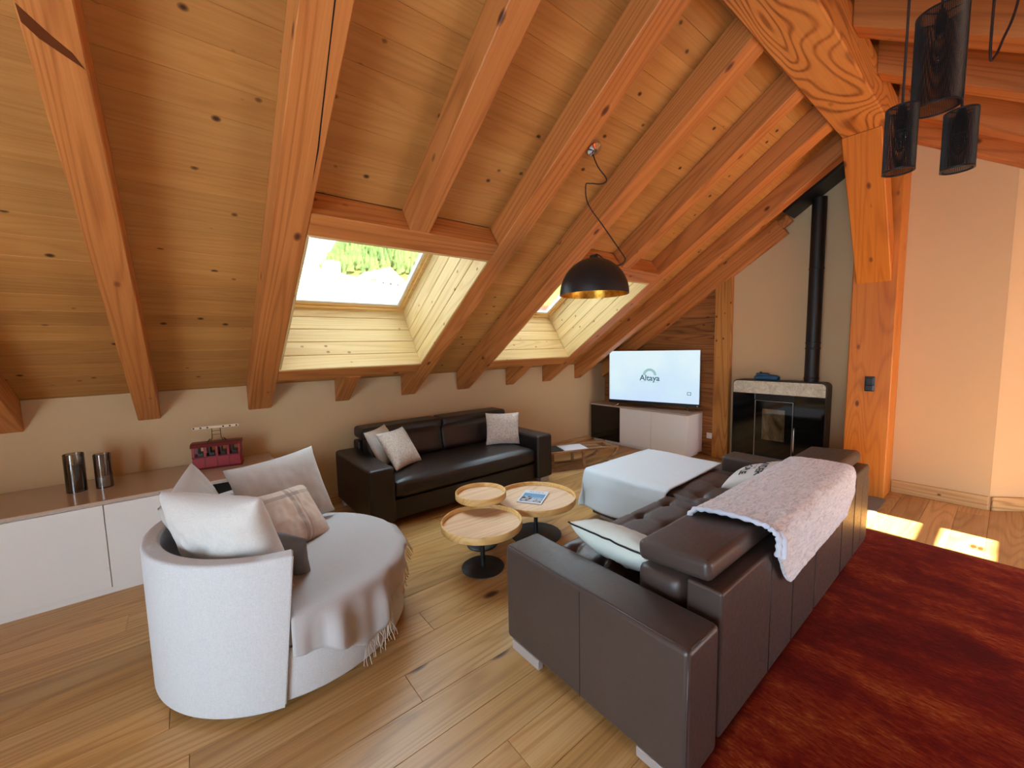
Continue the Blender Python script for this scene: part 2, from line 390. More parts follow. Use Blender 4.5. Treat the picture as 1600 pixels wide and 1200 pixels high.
# ------------------------------------------------------------------ floor
floor = box('floor', XB, XE, YR, YW, -0.12, -0.016, M_subf); tag(floor, 'oak plank floor of the attic living room', 'floor', kind='structure')
PW = 0.188; k0 = math.floor((YR-1.167)/PW)
row = k0
while 1.167+row*PW < YW:
    ya, yb = max(YR, 1.167+row*PW), min(YW, 1.167+(row+1)*PW)
    x = XB - rnd.uniform(0, 1.6)
    cuts = [XB]
    fixed = {-1: 0.88, 2: 0.703, 3: -0.10, 6: 0.30}.get(row)
    base_ = fixed if fixed is not None else rnd.uniform(-1, 1)
    xs = [base_ + k*2.05 for k in range(-3, 5)]
    cuts = [XB] + [q for q in xs if XB+0.25 < q < XE-0.25] + [XE]
    for a, b in zip(cuts[:-1], cuts[1:]):
        if b - a < 0.05 or (yb-ya) < 0.02: continue
        box('plank', -(b-a)/2+0.0008, (b-a)/2-0.0008, -(yb-ya)/2+0.0008, (yb-ya)/2-0.0008, -0.016, 0.0, M_floor, floor, 0.0012, 1, Matrix.Translation(((a+b)/2, (ya+yb)/2, 0)))
    row += 1

# ------------------------------------------------------------------ ceiling: build-up slab with holes + visible boards
def slab_boxes(P_, x0, x1, s0, s1, holes, n0, n1):
    vs_, fs = [], []
    def add(xa, xb, sa, sb):
        if xb-xa < 1e-4 or sb-sa < 1e-4: return
        i = len(vs_)
        for n in (n0, n1):
            for (xx, ss) in ((xa, sa), (xb, sa), (xb, sb), (xa, sb)): vs_.append(P_(xx, ss, n))
        fs.extend([(i, i+1, i+2, i+3), (i+4, i+5, i+6, i+7), (i, i+1, i+5, i+4), (i+1, i+2, i+6, i+5), (i+2, i+3, i+7, i+6), (i+3, i, i+4, i+7)])
    holes = sorted(holes); x = x0
    for (ha, hb, sa, sb) in holes:
        add(x, ha, s0, s1); add(ha, hb, s0, sa); add(ha, hb, sb, s1); x = hb
    add(x, x1, s0, s1); return vs_, fs
v1, f1 = slab_boxes(PL, XB-0.3, XG+0.3, -0.15, SL+0.30, HOLES, 0.021, 0.50)
v2, f2 = slab_boxes(PR, XB-0.3, XE+0.3, -0.15, SR, [HOLER]+HOLER2, 0.021, 0.30)
me = me_from('ceiling', v1+v2, f1+[tuple(i+len(v1) for i in f) for f in f2])
ceiling = link('ceiling', me, M_slab); tag(ceiling, 'sloped boarded attic ceiling rising to the ridge', 'ceiling', kind='structure')
def boards(side, width, x0, x1, smax, holes):
    nrow = int(math.ceil(smax/width))
    for r in range(nrow):
        s0, s1 = r*width, min(smax-0.005, (r+1)*width)
        spans = [(x0, x1)]
        for (ha, hb, sa, sb) in holes:
            if s1 > sa-0.02 and s0 < sb+0.02:
                ns = []
                for a, b in spans:
                    if ha > a and hb < b: ns += [(a, ha), (hb, b)]
                    else: ns.append((a, b))
                spans = ns
        fin = []
        for a, b in spans:
            if b-a > 4.5:
                c = a+(b-a)*rnd.uniform(0.35, 0.65)
                raf = [q for q in (-0.25, 0.5, 1.95, 2.68, 4.12, 4.79) if a+0.5 < q < b-0.5] if side == 'L' else [q for q in (3.25, 3.91, 2.56, 1.16) if a+0.5 < q < b-0.5]
                c = rnd.choice(raf) if raf else c
                fin += [(a, c), (c, b)]
            else: fin.append((a, b))
        for a, b in fin:
            if s1-s0 < 0.02: continue
            L, W_ = b-a, s1-s0
            meb = boxm('ceiling_board', -L/2+0.0005, L/2-0.0005, -W_/2+0.0003, W_/2-0.0003, 0, 0.02, 0.0013, 1)
            if side == 'L':
                mw = mframe((1, 0, 0), uL, -nL, PL((a+b)/2, (s0+s1)/2, 0.02))
            else:
                mw = mframe((1, 0, 0), -uR, -nR, PR((a+b)/2, (s0+s1)/2, 0.02))
            link('ceiling_board', meb, M_board, ceiling, mw)
boards('L', 0.1423, XB, XG, SL, HOLES)
boards('R', 0.1475, XB, XE, SR, [HOLER]+HOLER2)

# ------------------------------------------------------------------ rafters (plumb cut at the knee wall)
def rafterL(x0, x1, sa, sb, label, name='rafter', plumb=False, depth=RD):
    W_ = x1-x0; vs_ = []
    for n in (-depth, 0.0):
        xs = (T*n if plumb else sa)
        for yy in (-W_/2, W_/2): vs_ += [(xs-sa, yy, n), (sb-sa, yy, n)]
    me_ = me_from(name, vs_, [(0, 1, 3, 2), (4, 5, 7, 6), (0, 1, 5, 4), (2, 3, 7, 6), (0, 2, 6, 4), (1, 3, 7, 5)])
    bm = bmesh.new(); bm.from_mesh(me_); bmesh.ops.bevel(bm, geom=list(bm.edges), offset=0.005, segments=1, affect='EDGES'); bm.to_mesh(me_); bm.free()
    o = link(name, me_, M_raft, None, mframe(uL, (1, 0, 0), nL, PL((x0+x1)/2, sa, 0)))
    return tag(o, label, 'rafter', 'exposed rafters of the sloped ceiling', 'structure')
SE = 3.865
RL = {
 'a': (-1.050, -0.906, 'timber rafter whose lower end stands over the far end of the white sideboard'),
 'b': (-0.321, -0.184, 'timber rafter with a dark resin scar, ending above the glass candles'),
 'c': (0.411, 0.591, 'thick cracked rafter beside the large skylight, ending above the red cable car model'),
 'd': (1.865, 2.035, 'thick rafter along the skylight edge, between large skylight and pendant lamp canopy'),
 'e': (2.592, 2.770, 'thick rafter between the pendant lamp canopy and the small skylight opening'),
 'f': (4.036, 4.210, 'rafter bordering the small skylight on the side towards the television'),
 'g': (4.724, 4.864, 'free rafter between the small skylight and the stove wall'),
}
RO = {k: rafterL(a, b, 0.0, SE, lab, plumb=True) for k, (a, b, lab) in RL.items()}
M_resin = plain('resin', lin(96, 44, 16), 0.35)
def flake(name, par, xc, pts, mat):      # thin flush piece on the underside of a rafter: (s, x) outline
    vs_ = [(s_, x_-xc, n_) for n_ in (-RD-0.0012, -RD+0.002) for s_, x_ in pts]; n = len(pts)
    link(name, me_from(name, vs_, [tuple(range(n)), tuple(range(n, 2*n))]+[(i, (i+1) % n, n+(i+1) % n, n+i) for i in range(n)]), mat, par)
flake('resin_scar', RO['b'], -0.2525, [(2.71, -0.317), (2.645, -0.255), (2.61, -0.215), (2.567, -0.192), (2.575, -0.205), (2.60, -0.245), (2.625, -0.285), (2.66, -0.316)], M_resin)
flake('crack', RO['c'], 0.501, [(3.55, 0.508), (3.1, 0.521), (2.9, 0.534), (2.5, 0.560), (2.32, 0.566), (2.5, 0.5665), (2.9, 0.5385), (3.1, 0.5265), (3.55, 0.512)], plain('crack_dark', lin(30, 14, 8), 0.9))
rafterL(5.405, XG-0.002, 0.0, 3.02, 'flush rafter lying against the wooden gable wall above the television', plumb=True, depth=0.20)
for (a, b), nm in (((1.158, 1.296), 'large'), ((3.358, 3.496), 'small')):
    rafterL(a, b, 2.135, SE, 'short rafter ending on the beam above the %s skylight' % nm)
    rafterL(a, b, 0.0, 0.355, 'stub of rafter below the %s skylight against the plaster wall' % nm, plumb=True)
for (x0, x1, s0, s1), nm in zip(HOLES, ('large', 'small')):
    for sa, sb, where in ((s0-0.157, s0-0.001, 'below'), (s1+0.001, s1+0.156, 'above')):
        W_ = x1-x0-0.004
        meb = boxm('trimmer_beam', -W_/2, W_/2, -(sb-sa)/2, (sb-sa)/2, 0, RD, 0.005, 1)
        o = link('trimmer_beam', meb, M_raft, None, mframe((1, 0, 0), uL, -nL, PL((x0+x1)/2, (sa+sb)/2, 0)))
        tag(o, 'cross beam %s the %s skylight between two rafters' % (where, nm), 'beam', 'trimmer beams framing the skylights', 'structure')
def rafterR(x0, x1, sa, sb, label):
    W_ = x1-x0
    vs_ = []
    for n in (-RD, 0.0):
        xe = (0.699-YR+sS*n)/cS
        for yy in (-W_/2, W_/2): vs_ += [(0, yy, n), (xe-sa, yy, n)]
    meb = me_from('rafter', vs_, [(0, 1, 3, 2), (4, 5, 7, 6), (0, 1, 5, 4), (2, 3, 7, 6), (0, 2, 6, 4), (1, 3, 7, 5)])
    bm = bmesh.new(); bm.from_mesh(meb); bmesh.ops.bevel(bm, geom=list(bm.edges), offset=0.005, segments=1, affect='EDGES'); bm.to_mesh(meb); bm.free()
    o = link('rafter', meb, M_raft, None, mframe(uR, (-1, 0, 0), nR, PR((x0+x1)/2, sa, 0)))
    return tag(o, label, 'rafter', 'rafters on the far side of the ridge', 'structure')
sp_ = (0.695-YR)/cS-0.13
for x0 in (-1.04, -0.34, 0.36, 1.06, 1.76, 2.47, 3.17, 3.84, 4.64):
    rafterR(x0, x0+0.16, 0.13, sp_, 'rafter on the slope beyond the ridge beam, above the mesh lamps')
rafterR(5.36, XG-0.002, 0.13, sp_, 'rafter lying against the plaster gable wall beyond the timber post')

# ------------------------------------------------------------------ walls
wall_left = box('wall_left', XB-0.12, XG+0.12, YW, YW+0.14, 0, ZW-0.002, M_plas); tag(wall_left, 'low plaster knee wall under the sloped ceiling', 'wall', kind='structure')
wg = prism('wall_gable', [(0.05, 0), (YW-0.001, 0), (YW-0.001, zL(YW-0.001)), (RY, RZ), (0.05, zR(0.05))], 'x', XG, XG+0.12, M_plas)
tag(wg, 'plaster gable wall behind the stove and timber post', 'wall', kind='structure')
wa = prism('wall_angled', [(XG+0.001, 0.049), (XE-0.01, 0.049-(XE-XG)), (XE-0.01, 0.2-(XE-XG)), (XG+0.10, 0.049)], 'z', 0, 2.9, M_plas)
tag(wa, 'angled plaster wall turning away from the gable', 'wall', kind='structure')
# angled wall follows the roof: replace flat top by sloped top
vsn = wa.data.vertices
for v in vsn:
    if v.co.z > 1: v.co.z = zR(v.co.y)-0.004
wr = prism('wall_right', [(XB-0.12, 0), (2.9, 0), (2.9, 1.14), (4.9, 1.14), (4.9, 0), (XE, 0), (XE, zR(YR)), (XB-0.12, zR(YR))], 'y', YR-0.14, YR, M_plas)
tag(wr, 'low plaster knee wall on the far side', 'wall', kind='structure')
we = prism('wall_end', [(YR, 0), (-1.66, 0), (-1.66, zR(-1.66)), (YR, zR(YR))], 'x', XE, XE+0.12, M_plas); tag(we, 'plaster end wall of the side passage', 'wall', kind='structure')
wb = prism('wall_rear', [(YR, 0), (-1.4, 0), (-1.4, 2.12), (0.9, 2.12), (0.9, 0), (YW, 0), (YW, ZW), (RY, RZ), (YR, zR(YR))], 'x', XB-0.12, XB, M_plas)
tag(wb, 'rear plaster gable wall with glazed doors', 'wall', kind='structure')
for n_, (lo, hi, ax) in enumerate((((XB-0.08, -1.4, 0.0), (XB-0.03, 0.9, 2.12), 'y'), ((2.9, YR-0.09, 0.0), (4.9, YR-0.04, 1.14), 'x'))):
    d = empty('door_%d' % (n_+1), (0, 0, 0)); tag(d, ('wide glazed balcony door in the rear gable', 'unseen low glazed door added in the far knee wall for warm side light')[n_], 'door', kind='structure')  # the second, unseen door is added to brighten the right side
    nseg = 4
    for i in range(nseg+1):
        f = i/nseg
        if ax == 'y':
            c = lo[1]+0.03+(hi[1]-lo[1]-0.06)*f; box('door_stile', lo[0], hi[0], c-0.03, c+0.03, 0, hi[2]-0.002, M_white, d)
        else:
            c = lo[0]+0.03+(hi[0]-lo[0]-0.06)*f; box('door_stile', c-0.03, c+0.03, lo[1], hi[1], 0, hi[2]-0.002, M_white, d)
# gable cladding boards behind the television
zz = 0.0; i = 0; hh = [0.19, 0.17, 0.20, 0.18, 0.19, 0.21, 0.17, 0.19, 0.18, 0.2, 0.19, 0.18]
while zz < 2.45:
    z1 = min(zz+hh[i % 12], 2.47); ymax = min(YW-0.002, YW-(z1-ZW)/T-0.004)
    if ymax-2.475 < 0.08: break
    L = ymax-2.475
    box('cladding_board', -L/2, L/2, 0, 0.02, -(z1-zz)/2+0.001, (z1-zz)/2-0.001, M_wallw, wg, 0.002, 1, mframe((0, 1, 0), (-1, 0, 0), (0, 0, 1), (XG-0.0005, 2.475+L/2, (zz+z1)/2)))
    zz = z1; i += 1
bb = box('baseboard_left', XB, 5.47, YW-0.018, YW-0.0005, 0, 0.075, M_base); tag(bb, 'pine skirting board along the low knee wall', 'baseboard', kind='structure')
bb = box('baseboard_gable', -0.32, 0.32, -0.010, 0.010, 0, 0.125, M_base, None, 0.004, 1, mframe((0, 1, 0), (-1, 0, 0), (0, 0, 1), (XG-0.011, 0.376, 0))); tag(bb, 'pine skirting board at the foot of the plaster gable wall', 'baseboard', kind='structure')
dd = Vector((1, -1, 0)).normalized(); nn_ = Vector((-1, -1, 0)).normalized()
bb = box('baseboard_angled', 0, 2.3, 0, 0.02, 0, 0.125, M_base, None, 0.004, 1, mframe(-dd, nn_, (0, 0, 1), Vector((XG, 0.049, 0))+dd*2.31)); tag(bb, 'pine skirting board along the angled plaster wall', 'baseboard', kind='structure')

# ------------------------------------------------------------------ skylights
def skylight(n, x0, x1, s0, s1, P_, u, nrm, n_in, n_out, nb, lab, bar_at=None):
    root = empty('window_%d' % n); tag(root, lab, 'skylight', kind='structure')
    th = 0.016
    bw = (n_out-n_in)/nb
    for i in range(nb):
        na, nb_ = n_in+i*bw+0.001, n_in+(i+1)*bw-0.001
        for (sa, sb, sgn) in ((s0+0.0005, s0+th, 1), (s1-th, s1-0.0005, -1)):
            L = x1-x0-0.002
            meb = boxm('lining_board', -L/2, L/2, 0, sb-sa, 0, nb_-na, 0.005, 1)
            link('lining_board', meb, M_line, root, mframe((1, 0, 0), u, Vector((1, 0, 0)).cross(u), P_((x0+x1)/2, sa, nb_ if Vector((1, 0, 0)).cross(u).dot(nrm) < 0 else na)))
        for (xa, xb) in ((x0+0.0005, x0+th), (x1-th, x1-0.0005)):
            L = s1-s0-2*th-0.002
            meb = boxm('lining_board', -L/2, L/2, -(xb-xa)/2, (xb-xa)/2, -(nb_-na)/2, (nb_-na)/2, 0.005, 1)
            ya = nrm.cross(u)
            link('lining_board', meb, M_line, root, mframe(u, ya, nrm, P_((xa+xb)/2, (s0+s1)/2, (na+nb_)/2)))
    # pine casement and slim white inner frame, glass
    def frame(name, mat, inset, wd, n0, n1):
        xa, xb, sa, sb = x0+inset, x1-inset, s0+inset, s1-inset
        for (p, q, r_, t_) in ((xa, xb, sa, sa+wd), (xa, xb, sb-wd, sb), (xa, xa+wd, sa+wd, sb-wd), (xb-wd, xb, sa+wd, sb-wd)):
            vs_ = [P_(xx, ss, nn) for nn in (n0, n1) for xx, ss in ((p, r_), (q, r_), (q, t_), (p, t_))]
            link(name, me_from(name, vs_, [(0, 1, 2, 3), (4, 5, 6, 7), (0, 1, 5, 4), (1, 2, 6, 5), (2, 3, 7, 6), (3, 0, 4, 7)]), mat, root)
    frame('casement', M_rim, th, 0.030, n_out-0.05, n_out+0.005)
    frame('sash', M_rim, th+0.030, 0.022, n_out-0.03, n_out+0.03)
    frame('glazing_bead', M_plast, th+0.052, 0.022, n_out-0.015, n_out+0.025)
    i2 = th+0.074
    vs_ = [P_(xx, ss, n_out+nn) for nn in (0.0, 0.006) for xx, ss in ((x0+i2, s0+i2), (x1-i2, s0+i2), (x1-i2, s1-i2), (x0+i2, s1-i2))]
    link('pane', me_from('pane', vs_, [(0, 1, 2, 3), (4, 5, 6, 7), (0, 1, 5, 4), (1, 2, 6, 5), (2, 3, 7, 6), (3, 0, 4, 7)]), M_glass, root)
    if bar_at:
        vs_ = [P_(xx, ss, n_out+nn) for nn in (-0.02, 0.03) for xx, ss in ((x0+i2, bar_at[0]), (x1-i2, bar_at[0]), (x1-i2, bar_at[1]), (x0+i2, bar_at[1]))]
        link('glazing_bar', me_from('glazing_bar', vs_, [(0, 1, 2, 3), (4, 5, 6, 7), (0, 1, 5, 4), (1, 2, 6, 5), (2, 3, 7, 6), (3, 0, 4, 7)]), M_plast, root)
skylight(1, *HOLES[0], PL, uL, nL, -RD, 0.52, 5, 'large skylight with pale pine lining above the black leather sofa')
skylight(2, *HOLES[1], PL, uL, nL, -RD, 0.52, 5, 'small skylight with pale pine lining beyond the dome lamp')
skylight(3, *HOLER, PR, uR, nR, 0.0, 0.27, 2, 'skylight on the slope beyond the ridge', bar_at=(sr(-2.295), sr(-2.24)))

skylight(4, *HOLER2[0], PR, uR, nR, 0.0, 0.27, 2, 'unseen low skylight added for sun bounce on the far slope beside the mesh lamps')  # added out of view to let in sun for warm bounce
skylight(5, *HOLER2[1], PR, uR, nR, 0.0, 0.27, 2, 'unseen low skylight added for sun bounce on the far slope near the angled wall')  # likewise added for its sun patch, never in view

# ------------------------------------------------------------------ ridge beam, post, brace, corner post
def timber(name, lx, ly, lz, mw, mat, lab, cat, bev=0.008):
    o = link(name, boxm(name, -lx/2, lx/2, -ly/2, ly/2, -lz/2, lz/2, bev, 1), mat, None, mw); return tag(o, lab, cat)
timber('ridge_beam', XG-XB-0.004, 0.295, 0.28, Matrix.Translation(((XG+XB)/2, 0.8475, 3.35)), M_purl, 'massive timber ridge beam with swirling grain under the roof', 'beam')
timber('timber_post', 3.206, 0.33, XG-5.157-0.002, mframe((0, 0, 1), (0, 1, 0), (-1, 0, 0), ((XG+5.157)/2, 0.865, 1.604)), M_post, 'thick orange timber post carrying the ridge beam', 'post')
timber('corner_stud', 2.44, 0.20, 0.075, mframe((0, 0, 1), (0, 1, 0), (-1, 0, 0), (XG-0.0385, 2.372, 1.222)), M_stud, 'knotty pine stud between the wood cladding and the stove', 'post', 0.004)
bl = sqrt(0.792**2+1.13**2); bd = Vector((-0.792, 0, 1.13)).normalized(); bn = Vector((bd.z, 0, -bd.x))
vs_ = []
A0, B0 = Vector((5.156, 0, 2.08)), Vector((4.364, 0, 3.2085)); A1, B1 = Vector((5.156, 0, 2.463)), Vector((4.633, 0, 3.2085))
mb = mframe(bd, (0, 1, 0), bd.cross(Vector((0, 1, 0))), (A0+B0)/2+Vector((0, 0.871, 0))); mi = mb.inverted()
vs_ = [mi @ (p+Vector((0, yy, 0))) for yy in (0.744, 0.998) for p in (A0, B0, B1, A1)]
me = me_from('knee_brace', vs_, [(0, 1, 2, 3), (4, 5, 6, 7), (0, 1, 5, 4), (1, 2, 6, 5), (2, 3, 7, 6), (3, 0, 4, 7)])
bm = bmesh.new(); bm.from_mesh(me); bmesh.ops.bevel(bm, geom=list(bm.edges), offset=0.006, segments=1, affect='EDGES'); bm.to_mesh(me); bm.free()
tag(link('knee_brace', me, M_post, None, mb), 'slanted orange timber brace between the post and ridge beam', 'brace')
o = box('wood_block', -0.02, 0.02, -0.06, 0.06, -0.05, 0.05, M_raft, None, 0.003, 1, mframe((1, 0, 0), uL, -nL, PL(5.38, 3.07, -0.10)))
o.scale = (1, 1, 1); tag(o, 'small wooden block at the end of the gable rafter by the flue', 'block')
o = box('flue_plate', -0.165, 0.165, -0.33, 0.33, 0, 0.09, M_blackm, None, 0.002, 1, mframe((1, 0, 0), uL, -nL, PL(5.33, 3.47, -0.001))); tag(o, 'black metal plate on the ceiling where the flue pipe passes', 'plate')

# ------------------------------------------------------------------ hearth and rug
o = box('hearth_plate', 4.47, 5.15, 0.68, 2.24, 0.0, 0.006, M_slate, None, 0.002, 1); tag(o, 'grey slate hearth plate at the foot of the stove and post', 'hearth')
def rug():
    nx, ny = 60, 44; X0, X1, Y0, Y1 = 0.75, 4.23, -1.75, 0.648; vs_, fs = [], []
    for j in range(ny+1):
        for i in range(nx+1):
            x = X0+(X1-X0)*i/nx; y = Y0+(Y1-Y0)*j/ny + (x-1.4)*0.030
            e = min(i, nx-i, j, ny-j); z = 0.011+0.0015*noise.noise((x*6, y*6, 0)) - (0.006 if e == 0 else 0)
            vs_.append((x, y, z))
    N = (nx+1)*(ny+1)
    for j in range(ny):
        for i in range(nx):
            a = j*(nx+1)+i; fs.append((a, a+1, a+nx+2, a+nx+1))
    border = [i for i in range(nx+1)] + [j*(nx+1)+nx for j in range(1, ny+1)] + [ny*(nx+1)+i for i in range(nx-1, -1, -1)] + [j*(nx+1) for j in range(ny-1, 0, -1)]
    for b in border: vs_.append((vs_[b][0], vs_[b][1], 0.0005))
    for k in range(len(border)):
        k2 = (k+1) % len(border); fs.append((border[k], border[k2], N+k2, N+k))
    fs.append(tuple(N+k for k in range(len(border))))
    o = link('rug', me_from('rug', vs_, fs, False), M_rug)
    for p in o.data.polygons: p.use_smooth = True
    tag(o, 'large rust red distressed rug behind the brown leather sofa', 'rug')
rug()

# ------------------------------------------------------------------ soft furnishing helpers
def pillow_h(u, v, t):
    return t/2*max(0.0, (1-abs(u)**3.2)*(1-abs(v)**3.2))**0.55
def pillowm(name, w_, h_, t, seed=0, n=36, wr=0.006, pinch=0.07, sag=0.0):
    vs_, fs = [], []; idx = {}
    def add(side, i, j):
        edge = i in (0, n) or j in (0, n)
        key = (0 if edge else side, i, j)
        if key in idx: return idx[key]
        u, v = -1+2*i/n, -1+2*j/n
        x = u*w_/2*(1-pinch*(1-v*v)*abs(u)); y = v*h_/2*(1-pinch*(1-u*u)*abs(v))
        z = side*pillow_h(u, v, t)*(1+sag*(-v))
        q = noise.noise((u*2.2+seed, v*2.2, side*3+seed))*wr*1.5 + noise.noise((u*6+seed, v*4+9, seed))*wr + noise.noise((u*11+seed, v*3.5+2, seed))*wr*0.6*max(0, v)
        z += 0 if edge else q*(1-max(abs(u), abs(v))**4)
        if edge: z += wr*0.8*noise.noise((u*5+seed, v*5, 3.3))
        idx[key] = len(vs_); vs_.append((x, y, z)); return idx[key]
    for side in (1, -1):
        for i in range(n):
            for j in range(n):
                q = (add(side, i, j), add(side, i+1, j), add(side, i+1, j+1), add(side, i, j+1))
                fs.append(q if side > 0 else q[::-1])
    me_ = me_from(name, vs_, fs, True); return me_
def rotm(yaw, tilt, roll, loc):
    m_ = Matrix.Rotation(radians(yaw), 4, 'Z') @ Matrix.Rotation(radians(tilt), 4, 'X') @ Matrix.Rotation(radians(roll), 4, 'Z'); m_.translation = loc; return m_
def cushion(name, w_, h_, t, mat, mw, lab, seed=0, group=None, piping=None, wr=0.006, **kw):
    o = link(name, pillowm(name, w_, h_, t, seed, wr=wr, **kw), mat, None, mw); tag(o, lab, 'cushion', group)
    if piping:
        pts = []
        N = 20
        for (a, b) in (((-1, -1), (1, -1)), ((1, -1), (1, 1)), ((1, 1), (-1, 1)), ((-1, 1), (-1, -1))):
            for k in range(N):
                u = a[0]+(b[0]-a[0])*k/N; v = a[1]+(b[1]-a[1])*k/N
                x = u*w_/2*(1-0.07*(1-v*v)*abs(u)); y = v*h_/2*(1-0.07*(1-u*u)*abs(v))
                pts.append((x*1.004, y*1.004, wr*0.8*noise.noise((u*5+seed, v*5, 3.3))))
        tube('piping', pts, 0.0045, piping, o, 6, True)
    return o
def rbox(name, x0, x1, y0, y1, z0, z1, mat, parent, bev=0.025, seg=3, mw=None): return box(name, x0, x1, y0, y1, z0, z1, mat, parent, bev, seg, mw)
def puff(name, x0, x1, y0, y1, z0, z1, mat, parent, crown=0.02, bev=0.03, mw=None, sub=10, seed=0):
    """upholstered block: rounded box with crowned top/front, wrinkled"""
    bm = bmesh.new(); bmesh.ops.create_cube(bm, size=2)
    bmesh.ops.subdivide_edges(bm, edges=bm.edges, cuts=sub, use_grid_fill=True)
    hx, hy, hz = (x1-x0)/2, (y1-y0)/2, (z1-z0)/2; cx, cy, cz = (x0+x1)/2, (y0+y1)/2, (z0+z1)/2
    for v in bm.verts:
        u = v.co.copy()
        p = Vector((u.x*hx, u.y*hy, u.z*hz))
        q = Vector((max(-hx+bev, min(hx-bev, p.x)), max(-hy+bev, min(hy-bev, p.y)), max(-hz+bev, min(hz-bev, p.z))))
        d = p-q
        if d.length > 1e-6: p = q+d.normalized()*bev
        cr = crown*(1-u.x**4)*(1-u.y**4)*max(0, u.z)
        p.z += cr; p.y += crown*0.5*(1-u.x**4)*(1-u.z**4)*u.y*(abs(u.y) > 0.5); p.x += crown*0.5*(1-u.y**4)*(1-u.z**4)*u.x*(abs(u.x) > 0.5)
        p += Vector((1, 1, 1))*0.003*noise.noise((p.x*9+seed, p.y*9, p.z*9))
        v.co = p+Vector((cx, cy, cz))
    me_ = bpy.data.meshes.new(name); bm.to_mesh(me_); bm.free()
    for p in me_.polygons: p.use_smooth = True
    return link(name, me_, mat, parent, mw)
def tufted(name, x0, x1, y0, y1, z0, z1, nx, ny, mat, parent, depth=0.032):
    gx, gy = nx*14, ny*14; vs_, fs = [], []
    bx_ = [((i+0.5)/nx, (j+0.5)/ny) for i in range(nx) for j in range(ny)]
    def H(a, b):
        fx, fy = a*nx-0.5, b*ny-0.5
        dx, dy = abs(fx-round(fx)), abs(fy-round(fy))
        h = 0.0
        h -= depth*math.exp(-(dx*dx+dy*dy)/0.018)
        cr = math.exp(-(dx/0.06)**2)*(1-0.6*min(1, dy*2)) + math.exp(-(dy/0.06)**2)*(1-0.6*min(1, dx*2))
        h -= 0.010*min(1.2, cr)
        return h
    rb = 0.035
    for j in range(gy+1):
        for i in range(gx+1):
            a, b = i/gx, j/gy; x = x0+(x1-x0)*a; y = y0+(y1-y0)*b
            e = min(x-x0, x1-x, y-y0, y1-y); z = z1+H(a, b)+0.012*sin(pi*a)*sin(pi*b)
            if e < rb: z -= rb-sqrt(max(0, rb*rb-(rb-e)**2))
            vs_.append((x, y, z))
    N = len(vs_)
    for j in range(gy):
        for i in range(gx):
            k = j*(gx+1)+i; fs.append((k, k+1, k+gx+2, k+gx+1))
    bd = [i for i in range(gx+1)]+[j*(gx+1)+gx for j in range(1, gy+1)]+[gy*(gx+1)+i for i in range(gx-1, -1, -1)]+[j*(gx+1) for j in range(gy-1, 0, -1)]
    for q in bd: vs_.append((vs_[q][0], vs_[q][1], z0))
    for k in range(len(bd)):
        k2 = (k+1) % len(bd); fs.append((bd[k], bd[k2], N+k2, N+k))
    fs.append(tuple(N+k for k in range(len(bd))))
    o = link(name, me_from(name, vs_, fs, True), mat, parent); o.data.set_sharp_from_angle(angle=radians(60))
    for (a, b) in bx_:
        x, y = x0+(x1-x0)*a, y0+(y1-y0)*b
        lathe('button', [(0.001, 0.006), (0.007, 0.004), (0.010, 0.0), (0.008, -0.004)], mat, o, 10, (x, y, z1-depth-0.002+0.012*sin(pi*a)*sin(pi*b)))
    return o

# ------------------------------------------------------------------ brown corner sofa
cs = empty('corner_sofa', (1.2, 0.6, 0)); tag(cs, 'brown leather corner sofa with tufted seat and chaise beside the red rug', 'sofa')
def CS(v): return v-1.2
def CY(v): return v-0.6
rbox('armrest', 0, 0.222, 0.0, 0.972, 0.05, 0.545, M_leath, cs, 0.022)
rbox('armrest', 2.45, 2.70, 0.01, 0.98, 0.05, 0.545, M_leath, cs, 0.03)
# base under seats
rbox('seat_base', 0.225, 1.535, 0.16, 0.95, 0.05, 0.25, M_leath, cs, 0.015)
rbox('chaise_base', 1.54, 2.445, 0.16, 1.69, 0.05, 0.25, M_leath, cs, 0.015)
tufted('seat_cushion', 0.235, 1.530, 0.39, 0.965, 0.255, 0.425, 4, 3, M_leath, cs)
tufted('chaise_cushion', 1.545, 2.44, 0.39, 1.70, 0.255, 0.425, 3, 5, M_leath, cs)
for a, b in ((0.262, 1.415), (1.435, 2.66)):
    bp = rbox('back_panel', a, b, 0.012, 0.15, 0.05, 0.632, M_leath, cs, 0.012)
    rbox('headrest', a, b-0.02, 0.005, 0.32, 0.640, 0.728, M_leath, cs, 0.028, 4, Matrix.Rotation(radians(-4.5), 4, 'X') @ Matrix.Translation((0, 0.0, 0.008)))
    for f in (0.42, 0.68):
        x = a+(b-a)*f; tube('seam', [(x, 0.0115, 0.06), (x, 0.0115, 0.62)], 0.0022, M_seam, bp, 6)
    puff('back_cushion', a+0.005, min(b, 2.44)-0.005, 0.16, 0.385, 0.34, 0.618, M_leath, cs, 0.018, 0.05, seed=a)
# arm seams and piping
ar = [c for c in cs.children if c.name.startswith('armrest')][0]
tube('seam', [(-0.0005, 0.472, 0.06), (-0.0005, 0.472, 0.53)], 0.0016, M_seam, ar, 6)
tube('piping', [(0.012, 0.03, 0.544), (0.012, 0.95, 0.544)], 0.0028, M_leath, ar, 6)
tube('piping', [(0.03, 0.008, 0.541), (0.20, 0.008, 0.541)], 0.0028, M_leath, ar, 6)
tube('piping', [(0.006, 0.008, 0.07), (0.006, 0.008, 0.53)], 0.0028, M_leath, ar, 6)
for (x, y, sx, sy) in ((0.004, 0.735, 0.03, 0.20), (0.004, 0.03, 0.03, 0.17), (2.45, 0.05, 0.2, 0.05), (1.60, 1.50, 0.05, 0.15), (2.35, 1.50, 0.05, 0.15)):
    box('foot', x, x+sx, y, y+sy, 0.0122 if y < 0.2 else 0.0, 0.052, M_foot, cs, 0.003)

